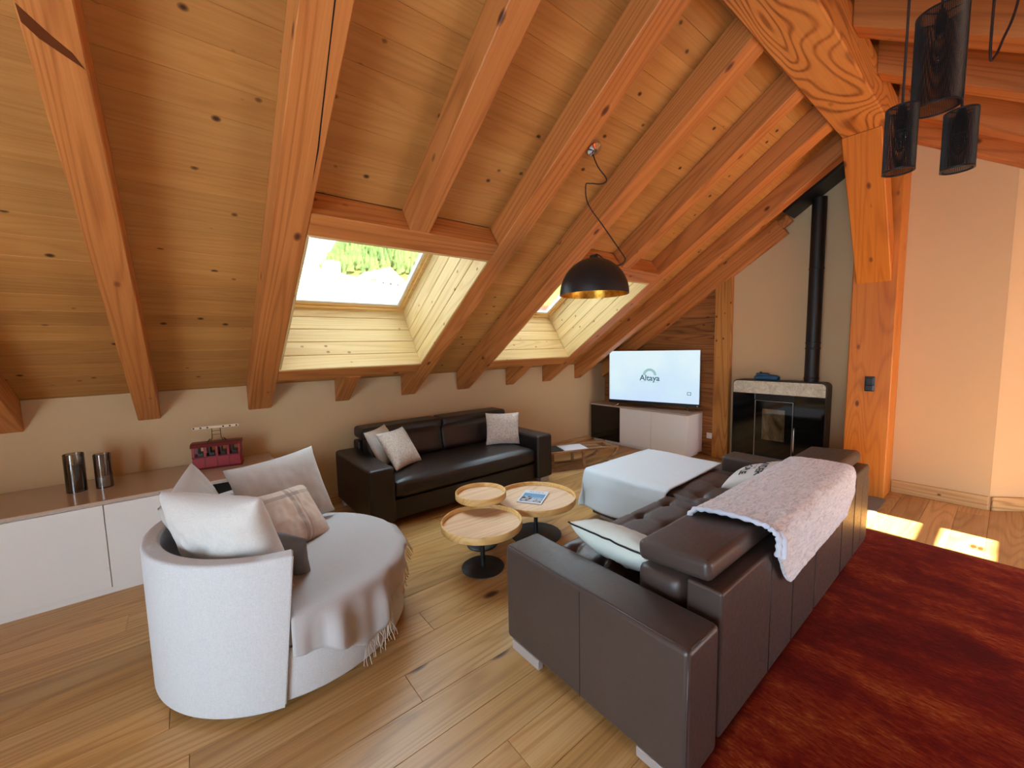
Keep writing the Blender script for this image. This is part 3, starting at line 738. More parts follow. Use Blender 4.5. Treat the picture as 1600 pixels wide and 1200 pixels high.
# ------------------------------------------------------------------ black sofa under the skylight
s1 = empty('leather_sofa', (1.10, 3.25, 0)); tag(s1, 'dark leather two-seat sofa against the low wall under the skylight', 'sofa')
rbox('armrest', 0, 0.225, 0.0, 0.97, 0.06, 0.55, M_leath2, s1, 0.03)
rbox('armrest', 1.875, 2.10, 0.0, 0.97, 0.06, 0.55, M_leath2, s1, 0.03)
rbox('seat_base', 0.228, 1.872, 0.05, 0.9, 0.06, 0.235, M_leath2, s1, 0.012)
puff('seat_cushion', 0.23, 1.87, 0.015, 0.72, 0.24, 0.415, M_leath2, s1, 0.022, 0.06, sub=16, seed=3)
rbox('back_frame', 0.19, 1.98, 0.84, 0.985, 0.06, 0.63, M_leath2, s1, 0.02)
for a, b in ((0.235, 1.045), (1.055, 1.865)):
    puff('back_cushion', a, b, -0.10, 0.10, -0.14, 0.14, M_leath2, s1, 0.02, 0.05, mframe((1, 0, 0), (0, 0.975, -0.22), (0, 0.22, 0.975), (0, 0.735, 0.545)), seed=a)
for a, b in ((0.195, 1.085), (1.092, 1.985)):
    rbox('headrest', a, b, 0.70, 0.985, 0.648, 0.772, M_leath2, s1, 0.04, 4)
for x in (0.03, 1.95):
    for y in (0.04, 0.85): box('foot', x, x+0.12, y, y+0.08, 0.0, 0.062, M_foot, s1, 0.003)

# ------------------------------------------------------------------ round armchair
AC = Vector((0.381, 2.442, 0)); RS = 0.585
ac = empty('round_armchair', AC); tag(ac, 'round cream linen cuddle chair with low curved back by the sideboard', 'armchair')
lathe('plinth', [(0.40, 0.0), (0.40, 0.035)], M_blackp, ac, 40)
def squeeze(o):
    for v in o.data.vertices:
        r = hypot(v.co.x, v.co.y); a = math.degrees(atan2(v.co.y, v.co.x)) % 360
        e = max(0, min(1, (a-82)/4))*max(0, min(1, (254-a)/3))
        if r > 0.3: k = 1-(1-0.527/0.585)*e; v.co.x *= k; v.co.y *= k
    return o
squeeze(lathe('base', [(0.50, 0.03), (0.555, 0.032), (RS-0.008, 0.045), (RS, 0.06), (RS, 0.27), (RS-0.006, 0.28)], M_linen, ac, 144))
squeeze(lathe('seat_cushion', [(RS-0.02, 0.281), (RS-0.003, 0.295), (RS+0.004, 0.33), (RS, 0.37), (RS-0.02, 0.402), (RS-0.06, 0.418), (0.35, 0.425), (0.02, 0.427)], M_greylin, ac, 144))
def shell(a0, a1, r0, r1, z0, z1, n=64):
    prof = []
    def rr(cx, cz, r, q0, q1, k=4): return [(cx+r*cos(q0+(q1-q0)*i/k), cz+r*sin(q0+(q1-q0)*i/k)) for i in range(k+1)]
    e = 0.014
    prof += rr(r1-e, z1-e, e, 0, pi/2) + rr(r0+e, z1-e, e, pi/2, pi) + rr(r0+e, z0+e, e, pi, 1.5*pi) + rr(r1-e, z0+e, e, 1.5*pi, 2*pi)
    K = len(prof); vs_, fs = [], []
    for i in range(n+1):
        for r, z in prof:
            a = radians(a0+(a1+6.5*(z-z0)/(z1-z0)-a0)*i/n)
            vs_.append((r*cos(a), r*sin(a), z))
    for i in range(n):
        for k in range(K): fs.append((i*K+k, i*K+(k+1) % K, (i+1)*K+(k+1) % K, (i+1)*K+k))
    fs += [tuple(range(K))[::-1], tuple(range(n*K, n*K+K))]
    me_ = me_from('back_shell', vs_, fs, True)
    o = link('back_shell', me_, M_linen, ac); o.data.set_sharp_from_angle(angle=radians(50)); return o
sh = shell(82, 254.5, 0.533, 0.602, 0.03, 0.70)
for r_ in (0.538, 0.597):
    a = radians(254.9); b = radians(261.2); tube('piping', [(r_*cos(a), r_*sin(a), 0.05), (r_*cos(b), r_*sin(b), 0.69)], 0.005, M_linen, sh, 6)

# throw spread over the seat with fringe
EDGE = [(-106, 0.285), (-97, 0.262), (-90, 0.255), (-84, 0.235), (-78, 0.19), (-71, 0.145), (-64, 0.17), (-57, 0.225), (-50, 0.285), (-40, 0.335), (-25, 0.395), (-8, 0.425), (20, 0.432), (45, 0.434)]
def interp(tab, a):
    for (x0, y0), (x1, y1) in zip(tab[:-1], tab[1:]):
        if x0 <= a <= x1: return y0+(y1-y0)*(a-x0)/(x1-x0)
    return tab[0][1] if a < tab[0][0] else tab[-1][1]
def throw_pt(a, t):
    """a degrees, t 0..1 radial/hang parameter"""
    ze = interp(EDGE, a); rad = radians(a)
    if a > 76:
        k = min(1, (a-76)/6)*min(1, max(0, (266-a)/6)) if a < 266 else 0
        if t > 0.6: t = 0.6
        rm = RS-0.03-0.05-0.035*k
        r = 0.05+rm*(t/0.6); return Vector((r*cos(rad), r*sin(rad), 0.436-0.008*(t/0.6)**4))
    if t <= 0.6:
        r = 0.05+(RS-0.03-0.05)*(t/0.6); z = 0.436 + 0.004*noise.noise((r*cos(rad)*6, r*sin(rad)*6, 1)) - 0.008*(t/0.6)**4
    else:
        q = (t-0.6)/0.4; drop = 0.43-ze
        L = 0.05+max(0, drop-0.02); d = q*L
        if d < 0.05:
            th = d/0.05*pi/2; r = RS-0.03+0.045*sin(th); z = 0.428-0.03*(1-cos(th)) if drop > 0.02 else 0.428-0.012*(d/0.05)
            if drop <= 0.02: r = RS-0.03+0.02*(d/0.05)
        else: r = RS+0.015; z = 0.398-(d-0.05)
        fold = (0.022*sin(rad*17+1.0)+0.014*sin(rad*29))*min(1, max(0, (0.42-z)/0.12))
        r += max(-0.004, fold+0.008*min(1, max(0, (0.42-z)/0.12)))
    return Vector((r*cos(rad), r*sin(rad), z))
def armthrow():
    na, nt = 240, 34; a0, a1 = -101, 259; vs_, fs = [], []
    for i in range(na+1):
        a = a0+(a1-a0)*i/na
        for k in range(nt+1):
            t = k/nt
            vs_.append(throw_pt(a, t))
    for i in range(na):
        for k in range(nt): q = i*(nt+1)+k; fs.append((q, q+1, q+nt+2, q+nt+1))
    me_ = me_from('seat_throw', vs_, fs, True); o = link('seat_throw', me_, M_throw, None, Matrix.Translation(AC))
    md = o.modifiers.new('thick', 'SOLIDIFY'); md.thickness = 0.006; md.offset = 1
    tag(o, 'grey woven throw with cream fringe spread over the round armchair seat', 'throw')
    bm = bmesh.new()
    r2 = random.Random(3); fv, ff = [], []
    for i in range(120):
        a = -72+86*i/119+r2.uniform(-0.3, 0.3); p = throw_pt(a, 1.0)
        rad = radians(a); out = Vector((cos(rad), sin(rad), 0)); tan_ = Vector((-sin(rad), cos(rad), 0))
        L = r2.uniform(0.055, 0.085)*(1.15 if a < -55 else 0.8); pts = []
        d = (Vector((0, 0, -1))+out*(0.22 if a < -30 else 0.55)+tan_*r2.uniform(-0.45, 0.25)).normalized()
        for k in range(4): pts.append(p+out*0.006+d*L*k/3+tan_*0.006*sin(k*1.7+i))
        mt = tubem('t', pts, 0.0016, 4); off = len(fv)
        fv += [v.co.copy() for v in mt.vertices]; ff += [tuple(q+off for q in pl_.vertices) for pl_ in mt.polygons]; bpy.data.meshes.remove(mt)
    fr = link('fringe', me_from('fringe', fv, ff, True), M_fringe, o); fr['kind'] = 'stuff'
armthrow()

# cushions on the armchair
cushion('cushion', 0.55, 0.50, 0.20, M_linen2, rotm(-52.1, 106.9, 0.7, (0.090, 2.205, 0.70)), 'plump cream linen cushion leaning on the armchair back end', 1, wr=0.012)
cushion('cushion', 0.44, 0.44, 0.15, M_greylin, rotm(68, 72, 14, (0.00, 2.62, 0.70)), 'pale grey linen cushion tucked between the cream cushion and the plaid one', 2)
cushion('cushion', 0.58, 0.47, 0.15, M_greylin, rotm(26.3, 67.4, 0.9, (0.42, 2.80, 0.675)), 'large pale grey linen cushion behind the plaid cushion', 3)
cushion('cushion', 0.43, 0.37, 0.12, M_plaid, rotm(40, 52, -8, (0.41, 2.60, 0.585)), 'beige plaid cushion with grey stripes on the round armchair', 4)
cushion('cushion', 0.34, 0.30, 0.09, M_dgrey, rotm(-48, 112, -12, (0.285, 2.235, 0.555)), 'small dark grey cushion tucked behind the plump cream cushion', 5)
# cushions on the dark sofa
cushion('cushion', 0.40, 0.40, 0.12, M_fur2, rotm(29.5, 56, -0.8, (1.545, 3.66, 0.60)), 'cream fluffy cushion leaning against the plain grey one on the dark sofa', 6, 'fluffy cushions on the dark leather sofa', wr=0.004)
cushion('cushion', 0.38, 0.38, 0.11, M_offw, rotm(38, 62, 2, (1.455, 3.83, 0.61)), 'plain pale grey cushion behind the fluffy one on the dark sofa', 7)
cushion('cushion', 0.40, 0.37, 0.12, M_fur2, rotm(-24, 80, -2, (2.80, 3.66, 0.605)), 'cream fluffy cushion standing alone by the sled-side arm of the dark sofa', 8, 'fluffy cushions on the dark leather sofa', wr=0.004)
# cushions on the corner sofa
mw = mframe((0, -1, 0), Vector((-0.86, 0, 0.50)), Vector((-0.50, 0, -0.86)), (1.655, 1.165, 0.535))
cushion('cushion', 0.46, 0.40, 0.17, M_green, mw, 'pale sage cushion with black piping against the brown sofa arm', 9, piping=M_blackt, wr=0.006)
pj = cushion('cushion', 0.38, 0.40, 0.13, M_offw, mframe(Vector((-0.99, -0.03, -0.10)).normalized(), Vector((-0.03, -0.92, 0.39)).normalized(), Vector((-0.99, -0.03, -0.10)).cross(Vector((-0.03, -0.92, 0.39))).normalized(), (3.22, 1.13, 0.565)), 'off-white cushion printed with black lettering against the sofa back', 10, wr=0.004)
for txt, sz, yy in (('POWDER', 0.075, 0.075), ('TO THE', 0.028, 0.018), ('PEOPLE', 0.075, -0.045)):
    mt = textm('lettering', txt, sz, sub=2, bold=0.0018 if sz > 0.05 else 0.0)
    for v in mt.vertices:
        x, y = v.co.x, v.co.y+yy; u, vv = x/0.19, y/0.20
        z = pillow_h(u, vv, 0.13); s_ = 10; wr = 0.004
        z += (noise.noise((u*2.2+s_, vv*2.2, 3+s_))*wr*1.5 + noise.noise((u*6+s_, vv*4+9, s_))*wr)*(1-max(abs(u), abs(vv))**4)
        v.co = (x, y, z+0.003)
    link('lettering', mt, M_ink, pj)

# throw over the corner sofa back
def backthrow():
    prof = [(1.20, 0.462), (1.10, 0.468), (1.03, 0.515), (0.99, 0.60), (0.955, 0.69), (0.925, 0.738), (0.86, 0.752), (0.76, 0.757), (0.66, 0.757), (0.605, 0.748), (0.576, 0.715), (0.574, 0.65), (0.578, 0.58), (0.582, 0.50), (0.584, 0.44)]
    pts = catmull([(0, a, b) for a, b in prof], 5); n = len(pts)-1; nx = 90; vs_, fs = [], []
    X0, X1 = 1.86, 3.20
    for i in range(nx+1):
        f = i/nx; x = X0+(X1-X0)*f
        lo = 0.26*max(0, 1-f*3.2) + 0.01+0.01*sin(f*9)       # trim of the front end
        hi = 0.80+0.20*min(1, max(0, f/0.14)) - 0.05*f - 0.10*max(0, (f-0.9)/0.1)
        for k in range(n+1):
            t = (lo+(hi-lo)*k/n)*n; a = min(int(t), n-1); p = pts[a].lerp(pts[a+1], t-a)
            nb = noise.noise((x*5, t*0.12, 2)); nf = noise.noise((x*42, p.y*42, p.z*42))
            sx = x + 0.035*sin(k/n*3.0)*(1-f) + 0.02*(k/n) + 0.05*(1-f)*max(0, k/n-0.75)
            on = 1.0
            vs_.append((sx, p.y+(0.004*nf+0.006*nb)*(-1 if p.y < 0.61 else 0.6), p.z+0.005*max(nb, -0.4)+0.003*nf+0.002))
    for i in range(nx):
        for k in range(n): q = i*(n+1)+k; fs.append((q, q+1, q+n+2, q+n+1))
    me_ = me_from('fur_throw', vs_, fs, True); o = link('fur_throw', me_, M_fur)
    md = o.modifiers.new('thick', 'SOLIDIFY'); md.thickness = 0.014; md.offset = 0
    tag(o, 'mottled grey fluffy throw draped over the brown sofa back', 'throw')
    hem = [Vector(vs_[k])+Vector((-0.004, 0, 0)) for k in range(0, n+1)]
    tube('plush_hem', hem, [0.012+0.003*sin(k*1.3) for k in range(len(hem))], M_plush, o, 8)
    hem2 = [Vector(vs_[k])+Vector((0.022, -0.012 if vs_[k][1] < 0.62 else 0, -0.012)) for k in range(int(n*0.62), n+1)]
    tube('plush_hem', hem2, 0.013, M_plush, o, 8)
backthrow()

# pale throw over the chaise
def chaisethrow():
    X0, X1, Y0, Y1, ZT = 2.715, 3.66, 1.60, 2.325, 0.452
    nx, ny = 70, 64; vs_, fs = [], []; HX, HY = 0.34, 0.33
    for j in range(ny+1):
        b = j/ny*(Y1-Y0+HY)
        for i in range(nx+1):
            a = -HX + i/nx*(X1-X0+HX+0.05)
            back = 0.09*max(0, 1-abs(a-0.95)/0.3)*(1-b) * 0
            hx = max(0, -a); hy = max(0, b-(Y1-Y0))
            x = X0+max(a, 0); y = Y0+min(b, Y1-Y0) - 0.06*(1-max(a, 0)/1.0)*(1-min(1, b/0.4))*0.8
            h = max(hx, hy); mn = min(hx, hy)
            z = ZT-h
            if hx > 0: x -= 0.012+0.018*min(1, hx/0.1)+0.03*mn+0.016*sin(b*13+1)*min(1, hx/0.25)
            if hy > 0: y += 0.012+0.018*min(1, hy/0.1)+0.03*mn+0.016*sin(a*13)*min(1, hy/0.25)
            if h == 0:
                e = min(max(a, 0), max(0, (Y1-Y0)-b)); z -= 0.012*max(0, 1-e/0.04)
            z += 0.006*noise.noise((x*4, y*4, z*4))+0.002*noise.noise((x*18, y*18, z*18))
            if a > X1-X0: x, z = X0+(X1-X0)+(a-(X1-X0)), z-0.0
            vs_.append((x, y, max(z, 0.06)))
    for j in range(ny):
        for i in range(nx): q = j*(nx+1)+i; fs.append((q, q+1, q+nx+2, q+nx+1))
    me_ = me_from('chaise_throw', vs_, fs, True); o = link('chaise_throw', me_, M_blue)
    md = o.modifiers.new('thick', 'SOLIDIFY'); md.thickness = 0.009; md.offset = 0
    tag(o, 'pale blue plush throw covering the chaise of the brown sofa', 'throw')
chaisethrow()

# ------------------------------------------------------------------ coffee tables and magazine
def table(cx, cy, r, h, br, lab):
    t = empty('coffee_table', (cx, cy, 0)); tag(t, lab, 'table', 'three nesting tray tables')
    lathe('base', [(0.01, 0.0), (br-0.004, 0.0), (br, 0.003), (br, 0.008), (br-0.004, 0.011), (0.02, 0.012)], M_blackm, t, 56)
    lathe('stem', [(0.016, 0.011), (0.016, h-0.045)], M_blackm, t, 20)
    lathe('tray', [(0.01, h-0.046), (r-0.012, h-0.046), (r-0.012, h-0.032), (0.01, h-0.032)], M_tray, t, 72)
    vs_, fs, n = [], [], 72
    lathe('rim', [(r-0.0115, h-0.048), (r-0.002, h-0.048), (r, h-0.044), (r, h-0.004), (r-0.003, h), (r-0.009, h), (r-0.0115, h-0.004), (r-0.0115, h-0.048)], M_rim, t, 72, cap=False)
    return t
table(1.530, 2.265, 0.283, 0.350, 0.150, 'middle-sized round tray table standing closest to the armchair')
table(2.150, 2.390, 0.330, 0.335, 0.210, 'largest round tray table with the magazine lying on it')
table(1.715, 2.540, 0.198, 0.435, 0.118, 'smallest and tallest round tray table overlapping the other two')
def magazine():
    mw = rotm(-57.7, 0, 0, (2.150, 2.415, 0.3035)); root = empty('magazine'); root.matrix_world = mw
    tag(root, 'white magazine with a mountain cover lying on the largest tray table', 'magazine')
    W_, H_ = 0.205, 0.27
    box('pages', -W_/2+0.002, W_/2-0.001, -H_/2+0.001, H_/2-0.001, 0.0, 0.0095, M_paper, root)
    box('cover', -W_/2, W_/2, -H_/2, H_/2, 0.0097, 0.0107, plain('magazine_cover', lin(216, 224, 232), 0.3), root)
    t = NT('cover_photo'); tc = t.n('ShaderNodeTexCoord'); sp = t.n('ShaderNodeSeparateXYZ'); t.l(tc.outputs['Object'], sp.inputs[0])
    n1 = t.noise(tc.outputs['Object'], 16, 5, 0.6); n2 = t.noise(tc.outputs['Object'], 40, 5, 0.7)
    hgt = t.math('ADD', sp.outputs[1], t.math('MULTIPLY', t.math('SUBTRACT', n1, 0.5), 0.16))
    sky = t.ramp(t.math('MULTIPLY_ADD', sp.outputs[1], 6.0), [(0.0, lin(190, 214, 232)), (0.5, lin(108, 164, 204))])
    mt_ = t.ramp(n2, [(0.42, lin(40, 46, 56)), (0.56, lin(200, 208, 216))])
    c = t.mix(t.math('LESS_THAN', hgt, -0.015), sky, mt_)
    t.set(Base_Color=c, Roughness=0.25)
    box('cover_picture', -W_/2+0.012, W_/2-0.012, -H_/2+0.016, H_/2-0.07, 0.0107, 0.0110, t.m, root)
    mt = textm('title', 'ALPES', 0.05); o = link('title', mt, plain('title_ink', lin(150, 164, 180), 0.5), root, Matrix.Translation((0, H_/2-0.038, 0.0114)))
magazine()

# ------------------------------------------------------------------ sideboard and its objects
sb = empty('sideboard', (-0.73, 3.6, 0)); tag(sb, 'long low white sideboard with glossy taupe top along the knee wall', 'sideboard')
def SBX(x): return x+0.73
box('carcass', SBX(-2.05), SBX(0.53), 0.022, 0.678, 0.04, 0.598, M_white, sb)
box('top', SBX(-2.06), SBX(0.54), -0.002, 0.680, 0.600, 0.622, M_top, sb, 0.002)
box('plinth', SBX(-2.03), SBX(0.50), 0.012, 0.66, 0.0, 0.039, M_white, sb)
for a, b in ((-2.05, -1.584), (-1.58, -1.03), (-1.026, -0.478), (-0.474, 0.075)):
    box('door', SBX(a), SBX(b), 0.0, 0.020, 0.042, 0.592, M_white, sb, 0.002)
box('glass_front', SBX(0.079), SBX(0.53), 0.0, 0.020, 0.042, 0.592, M_blackg, sb, 0.002)
def hurricane(x, y, r, h, candle, lab):
    t = empty('candle_holder', (x, y, 0.6225)); tag(t, lab, 'candle')
    lathe('glass_cylinder', [(r-0.003, 0.004), (r, 0.0), (r, h-0.002), (r-0.002, h), (r-0.004, h-0.002), (r-0.004, 0.006)], M_smoke, t, 40, cap=False)
    lathe('glass_foot', [(0.002, 0.0005), (r-0.004, 0.0005), (r-0.004, 0.008), (0.002, 0.008)], M_smoke, t, 40)
    c = lathe('candle', [(0.004, 0.009), (r-0.010, 0.009), (r-0.010, candle-0.004), (r-0.014, candle), (0.006, candle-0.004)], M_wax if candle < 0.1 else plain('grey_wax', lin(74, 66, 60), 0.5), t, 32)
    tube('wick', [(0, 0, candle-0.004), (0.001, 0, candle+0.010)], 0.0012, M_blackt, c, 5)
hurricane(-0.640, 3.985, 0.052, 0.262, 0.19, 'taller smoked glass cylinder candle holder with dark candle on the sideboard')
hurricane(-0.503, 3.975, 0.046, 0.238, 0.072, 'shorter smoked glass cylinder with a low cream candle on the sideboard')
def cablecar():
    r = empty('cable_car_model', (0.156, 4.06, 0.6225), radians(-10)); tag(r, 'small red tin cable car model with cream hanger on the sideboard', 'model')
    W_, D_, H_ = 0.32, 0.14, 0.205
    hw, hd = W_/2, D_/2
    box('lower_body', -hw, hw, -hd, hd, 0.006, 0.098, M_red, r, 0.006)
    for i in range(5): 
        x = -hw+0.008+(W_-0.016)*i/4
        for y in (-hd+0.004, hd-0.004): box('window_post', x-0.008, x+0.008, y-0.004, y+0.004, 0.098, 0.178, M_red, r)
    for x in (-hw+0.004, hw-0.004): box('window_post', x-0.004, x+0.004, -0.008, 0.008, 0.098, 0.178, M_redd, r)
    for y in (-hd-0.001, hd+0.001):
        for i in range(1, 4): box('panel_rib', -hw+W_*i/4-0.003, -hw+W_*i/4+0.003, y-0.002, y+0.002, 0.012, 0.095, M_redd, r)
    box('sill', -hw-0.003, hw+0.003, -hd-0.003, hd+0.003, 0.096, 0.103, M_redd, r, 0.001)
    box('skirt', -hw-0.006, hw+0.006, -hd-0.006, hd+0.006, 0.0, 0.008, M_redd, r, 0.002)
    prism('roof', [(-hd-0.008, 0.178), (hd+0.008, 0.178), (hd-0.004, 0.200), (hd-0.03, 0.208), (-hd+0.03, 0.208), (-hd+0.004, 0.200)], 'x', -hw-0.008, hw+0.008, M_redd, r)
    for x in (-0.105, -0.03, 0.045, 0.12): box('seat', x-0.02, x+0.012, -0.05, 0.05, 0.10, 0.125, M_blackp, r); box('seat_back', x-0.022, x-0.014, -0.05, 0.05, 0.12, 0.172, M_blackp, r)
    for s_ in (-1, 1):
        tube('hanger_rod', [(s_*0.045, 0, 0.204), (s_*0.03, 0, 0.235), (s_*0.028, 0, 0.318)], 0.0028, M_wire, r, 6)
        tube('bracket', [(s_*0.065, -0.02, 0.205), (s_*0.045, 0, 0.228), (s_*0.065, 0.02, 0.205)], 0.004, M_blackp, r, 6)
    for z in (0.262, 0.292): tube('hanger_rung', [(-0.029, 0, z), (0.029, 0, z)], 0.002, M_wire, r, 6)
    b = box('roller_bar', -0.155, 0.155, -0.006, 0.006, 0.314, 0.334, M_cream, r, 0.003)
    for x in (-0.145, -0.10, -0.055, 0.05, 0.095, 0.14): box('roller', x-0.006, x+0.006, -0.0085, 0.0085, 0.318, 0.330, M_wire, b, 0.002)
cablecar()

# ------------------------------------------------------------------ television, cabinet, outlet
tv_c = empty('media_cabinet', (5.06, 2.628, 0)); tag(tv_c, 'white media cabinet with a black glass section under the television', 'cabinet')
box('carcass', 0.022, 0.415, 0.0, 1.61, 0.05, 0.590, M_white, tv_c)
box('top', -0.004, 0.417, -0.004, 1.622, 0.592, 0.612, M_top, tv_c, 0.002)
box('plinth', 0.05, 0.40, 0.05, 1.60, 0.0, 0.049, M_white, tv_c)
for a, b in ((0.002, 0.530), (0.534, 1.060)): box('door', 0.0, 0.020, a, b, 0.052, 0.588, M_white, tv_c, 0.002)
box('glass_front', 0.0, 0.020, 1.064, 1.615, 0.052, 0.588, M_blackg, tv_c, 0.002)
def tv():
    r = empty('television', (5.255, 3.272, 0.613)); r.rotation_euler = (0, 0, radians(14.3)); tag(r, 'flat television showing a pale blue start screen on the white cabinet', 'television')
    # local: faces -x, width along y
    W_, z0, z1 = 1.30, 0.048, 0.838
    box('housing', -0.012, 0.022, -W_/2, W_/2, z0, z1, M_blackp, r, 0.004)
    box('rear_bulge', 0.022, 0.05, -W_/2+0.2, W_/2-0.2, z0+0.05, z1-0.28, M_blackp, r, 0.008)
    fr = []
    for nm, a, b, c, d in (('bezel', -W_/2, W_/2, z1-0.006, z1), ('bezel', -W_/2, -W_/2+0.006, z0+0.045, z1-0.006), ('bezel', W_/2-0.006, W_/2, z0+0.045, z1-0.006)):
        box(nm, -0.016, -0.012, a, b, c, d, M_steel, r)
    box('soundbar', -0.020, -0.012, -W_/2, W_/2, z0, z0+0.045, M_blackp, r, 0.002)
    scn = box('screen', -0.014, -0.0121, -W_/2+0.006, W_/2-0.006, z0+0.045, z1-0.006, M_screen, r)
    mw = mframe((0, -1, 0), (0, 0, 1), (-1, 0, 0), (-0.0152, 0.03, 0.435))
    link('logo_text', textm('logo_text', 'Altaya', 0.115, bold=0.0022), M_logo, scn, mw)
    vs_, fs = [], []
    for i in range(16):
        if i in (5, 10): continue
        y0_ = 0.03+0.13-i*0.0165; k = len(vs_); vs_ += [(-0.0152, y0_, 0.376), (-0.0152, y0_-0.010, 0.376), (-0.0152, y0_-0.010, 0.383), (-0.0152, y0_, 0.383)]; fs.append((k, k+1, k+2, k+3))
    link('logo_tagline', me_from('logo_tagline', vs_, fs), M_logo2, scn)
    vs_, fs = [], []
    for i in range(25):
        a = pi*i/24
        for rr in (0.062, 0.098): vs_.append((-0.0152, 0.03+rr*cos(a), 0.478+rr*sin(a)))
    for i in range(24): fs.append((2*i, 2*i+1, 2*i+3, 2*i+2))
    link('logo_arch', me_from('logo_arch', vs_, fs), M_logo2, scn)
    cy, cz = -0.515, 0.235
    for (a, b, c, d) in ((-0.026, 0.026, 0.015, 0.022), (-0.026, 0.026, -0.022, -0.015), (-0.026, -0.019, -0.015, 0.015), (0.019, 0.026, -0.015, 0.015)):
        link('screen_icon', me_from('screen_icon', [(-0.0152, cy+a, cz+c), (-0.0152, cy+b, cz+c), (-0.0152, cy+b, cz+d), (-0.0152, cy+a, cz+d)], [(0, 1, 2, 3)]), M_logo, scn)
    for s_ in (-1, 1):
        tube('foot', [(0.0, s_*0.48, z0+0.006), (-0.01, s_*0.49, 0.03), (-0.09, s_*0.525, 0.007)], 0.007, M_chrome, r, 8)
        tube('foot', [(0.0, s_*0.48, z0+0.006), (0.03, s_*0.49, 0.03), (0.08, s_*0.50, 0.007)], 0.007, M_chrome, r, 8)
    box('status_light', -0.0225, -0.020, -W_/2+0.02, -W_/2+0.032, z0+0.012, z0+0.024, M_plast, r)
tv()
o = empty('wall_socket', (XG-0.0215, 2.525, 0.285)); tag(o, 'white wall socket on the wood cladding beside the cabinet', 'socket')
box('plate', -0.010, 0.0, -0.04, 0.04, -0.04, 0.04, M_plast, o, 0.003)
lathe_ = lathe('socket_ring', [(0.022, 0.0), (0.022, 0.004), (0.018, 0.004), (0.018, -0.002)], M_white, o, 20); lathe_.matrix_local = mframe((0, 1, 0), (0, 0, 1), (-1, 0, 0), (-0.0101, 0, 0)) 
o = empty('wall_switch', (5.1565, 0.852, 1.115)); tag(o, 'black switch with a holder on the timber post', 'switch')
box('plate', -0.014, 0.0, -0.038, 0.038, -0.072, 0.072, M_blackp, o, 0.008, 2)
box('rocker', -0.022, -0.014, -0.026, 0.026, 0.0, 0.055, M_blackm, o, 0.004)
box('holder', -0.030, -0.014, -0.030, 0.030, -0.066, -0.012, M_blackm, o, 0.006)

# ------------------------------------------------------------------ sled
def sled():
    h = radians(-22); r = empty('wooden_sled', (3.35, 3.845, 0), h); tag(r, 'old wooden sled with curved runners between the dark sofa and cabinet', 'sled')
    for y in (0.0, -0.33):
        pts = catmull([(0.0, y, 0.018), (0.3, y, 0.014), (0.6, y, 0.014), (0.82, y, 0.035), (0.98, y, 0.10), (1.08, y, 0.19), (1.10, y, 0.235)], 6)
        vs_, fs = [], []
        for i, p in enumerate(pts):
            d = (pts[min(i+1, len(pts)-1)]-pts[max(i-1, 0)]).normalized(); u = Vector((-d.z, 0, d.x))
            for sy, sz in ((-1, -1), (1, -1), (1, 1), (-1, 1)): vs_.append(p+Vector((0, sy*0.013, 0))+u*(sz*0.014))
        for i in range(len(pts)-1):
            for k in range(4): fs.append((i*4+k, i*4+(k+1) % 4, i*4+4+(k+1) % 4, i*4+4+k))
        fs += [(0, 1, 2, 3), tuple(range(len(vs_)-4, len(vs_)))]
        link('runner', me_from('runner', vs_, fs), M_sled, r)
        bar('side_rail', (-0.02, y, 0.232), (1.11, y, 0.242), 0.028, 0.022, M_sled, r)
        for x in (0.20, 0.62): bar('post', (x, y, 0.028), (x, y*0.94-0.01, 0.222), 0.03, 0.03, M_sled, r, (1, 0, 0))
    for x in (0.20, 0.62, 1.08): bar('crossbar', (x, 0.0, 0.215 if x < 1 else 0.225), (x, -0.33, 0.215 if x < 1 else 0.225), 0.03, 0.02, M_sled, r)
    for k in range(4): bar('seat_slat', (0.02, -0.055-0.073*k, 0.235), (0.92, -0.055-0.073*k, 0.235), 0.045, 0.012, M_sled, r)
    tube('rope', catmull([(0.0, -0.33, 0.05), (-0.02, -0.36, 0.03), (0.05, -0.40, 0.012), (0.12, -0.37, 0.03), (0.14, -0.345, 0.06)], 5), 0.008, M_sled, r, 6)
    mw = r.matrix_basis if False else Matrix.Translation((3.35, 3.845, 0)) @ Matrix.Rotation(h, 4, 'Z')
    o = box('paper_sheet', 0, 0.32, 0, 0.26, 0, 0.003, M_paper, None, 0, 1, mw @ Matrix.Translation((0.38, -0.30, 0.2435))); tag(o, 'white sheet of paper lying on the wooden sled', 'paper')
    o = box('black_folder', 0, 0.30, 0, 0.27, 0, 0.006, M_blackt, None, 0.002, 1, mw @ Matrix.Translation((0.06, -0.30, 0.2435))); tag(o, 'flat black folder lying on the sled beside the sofa arm', 'folder')
sled()

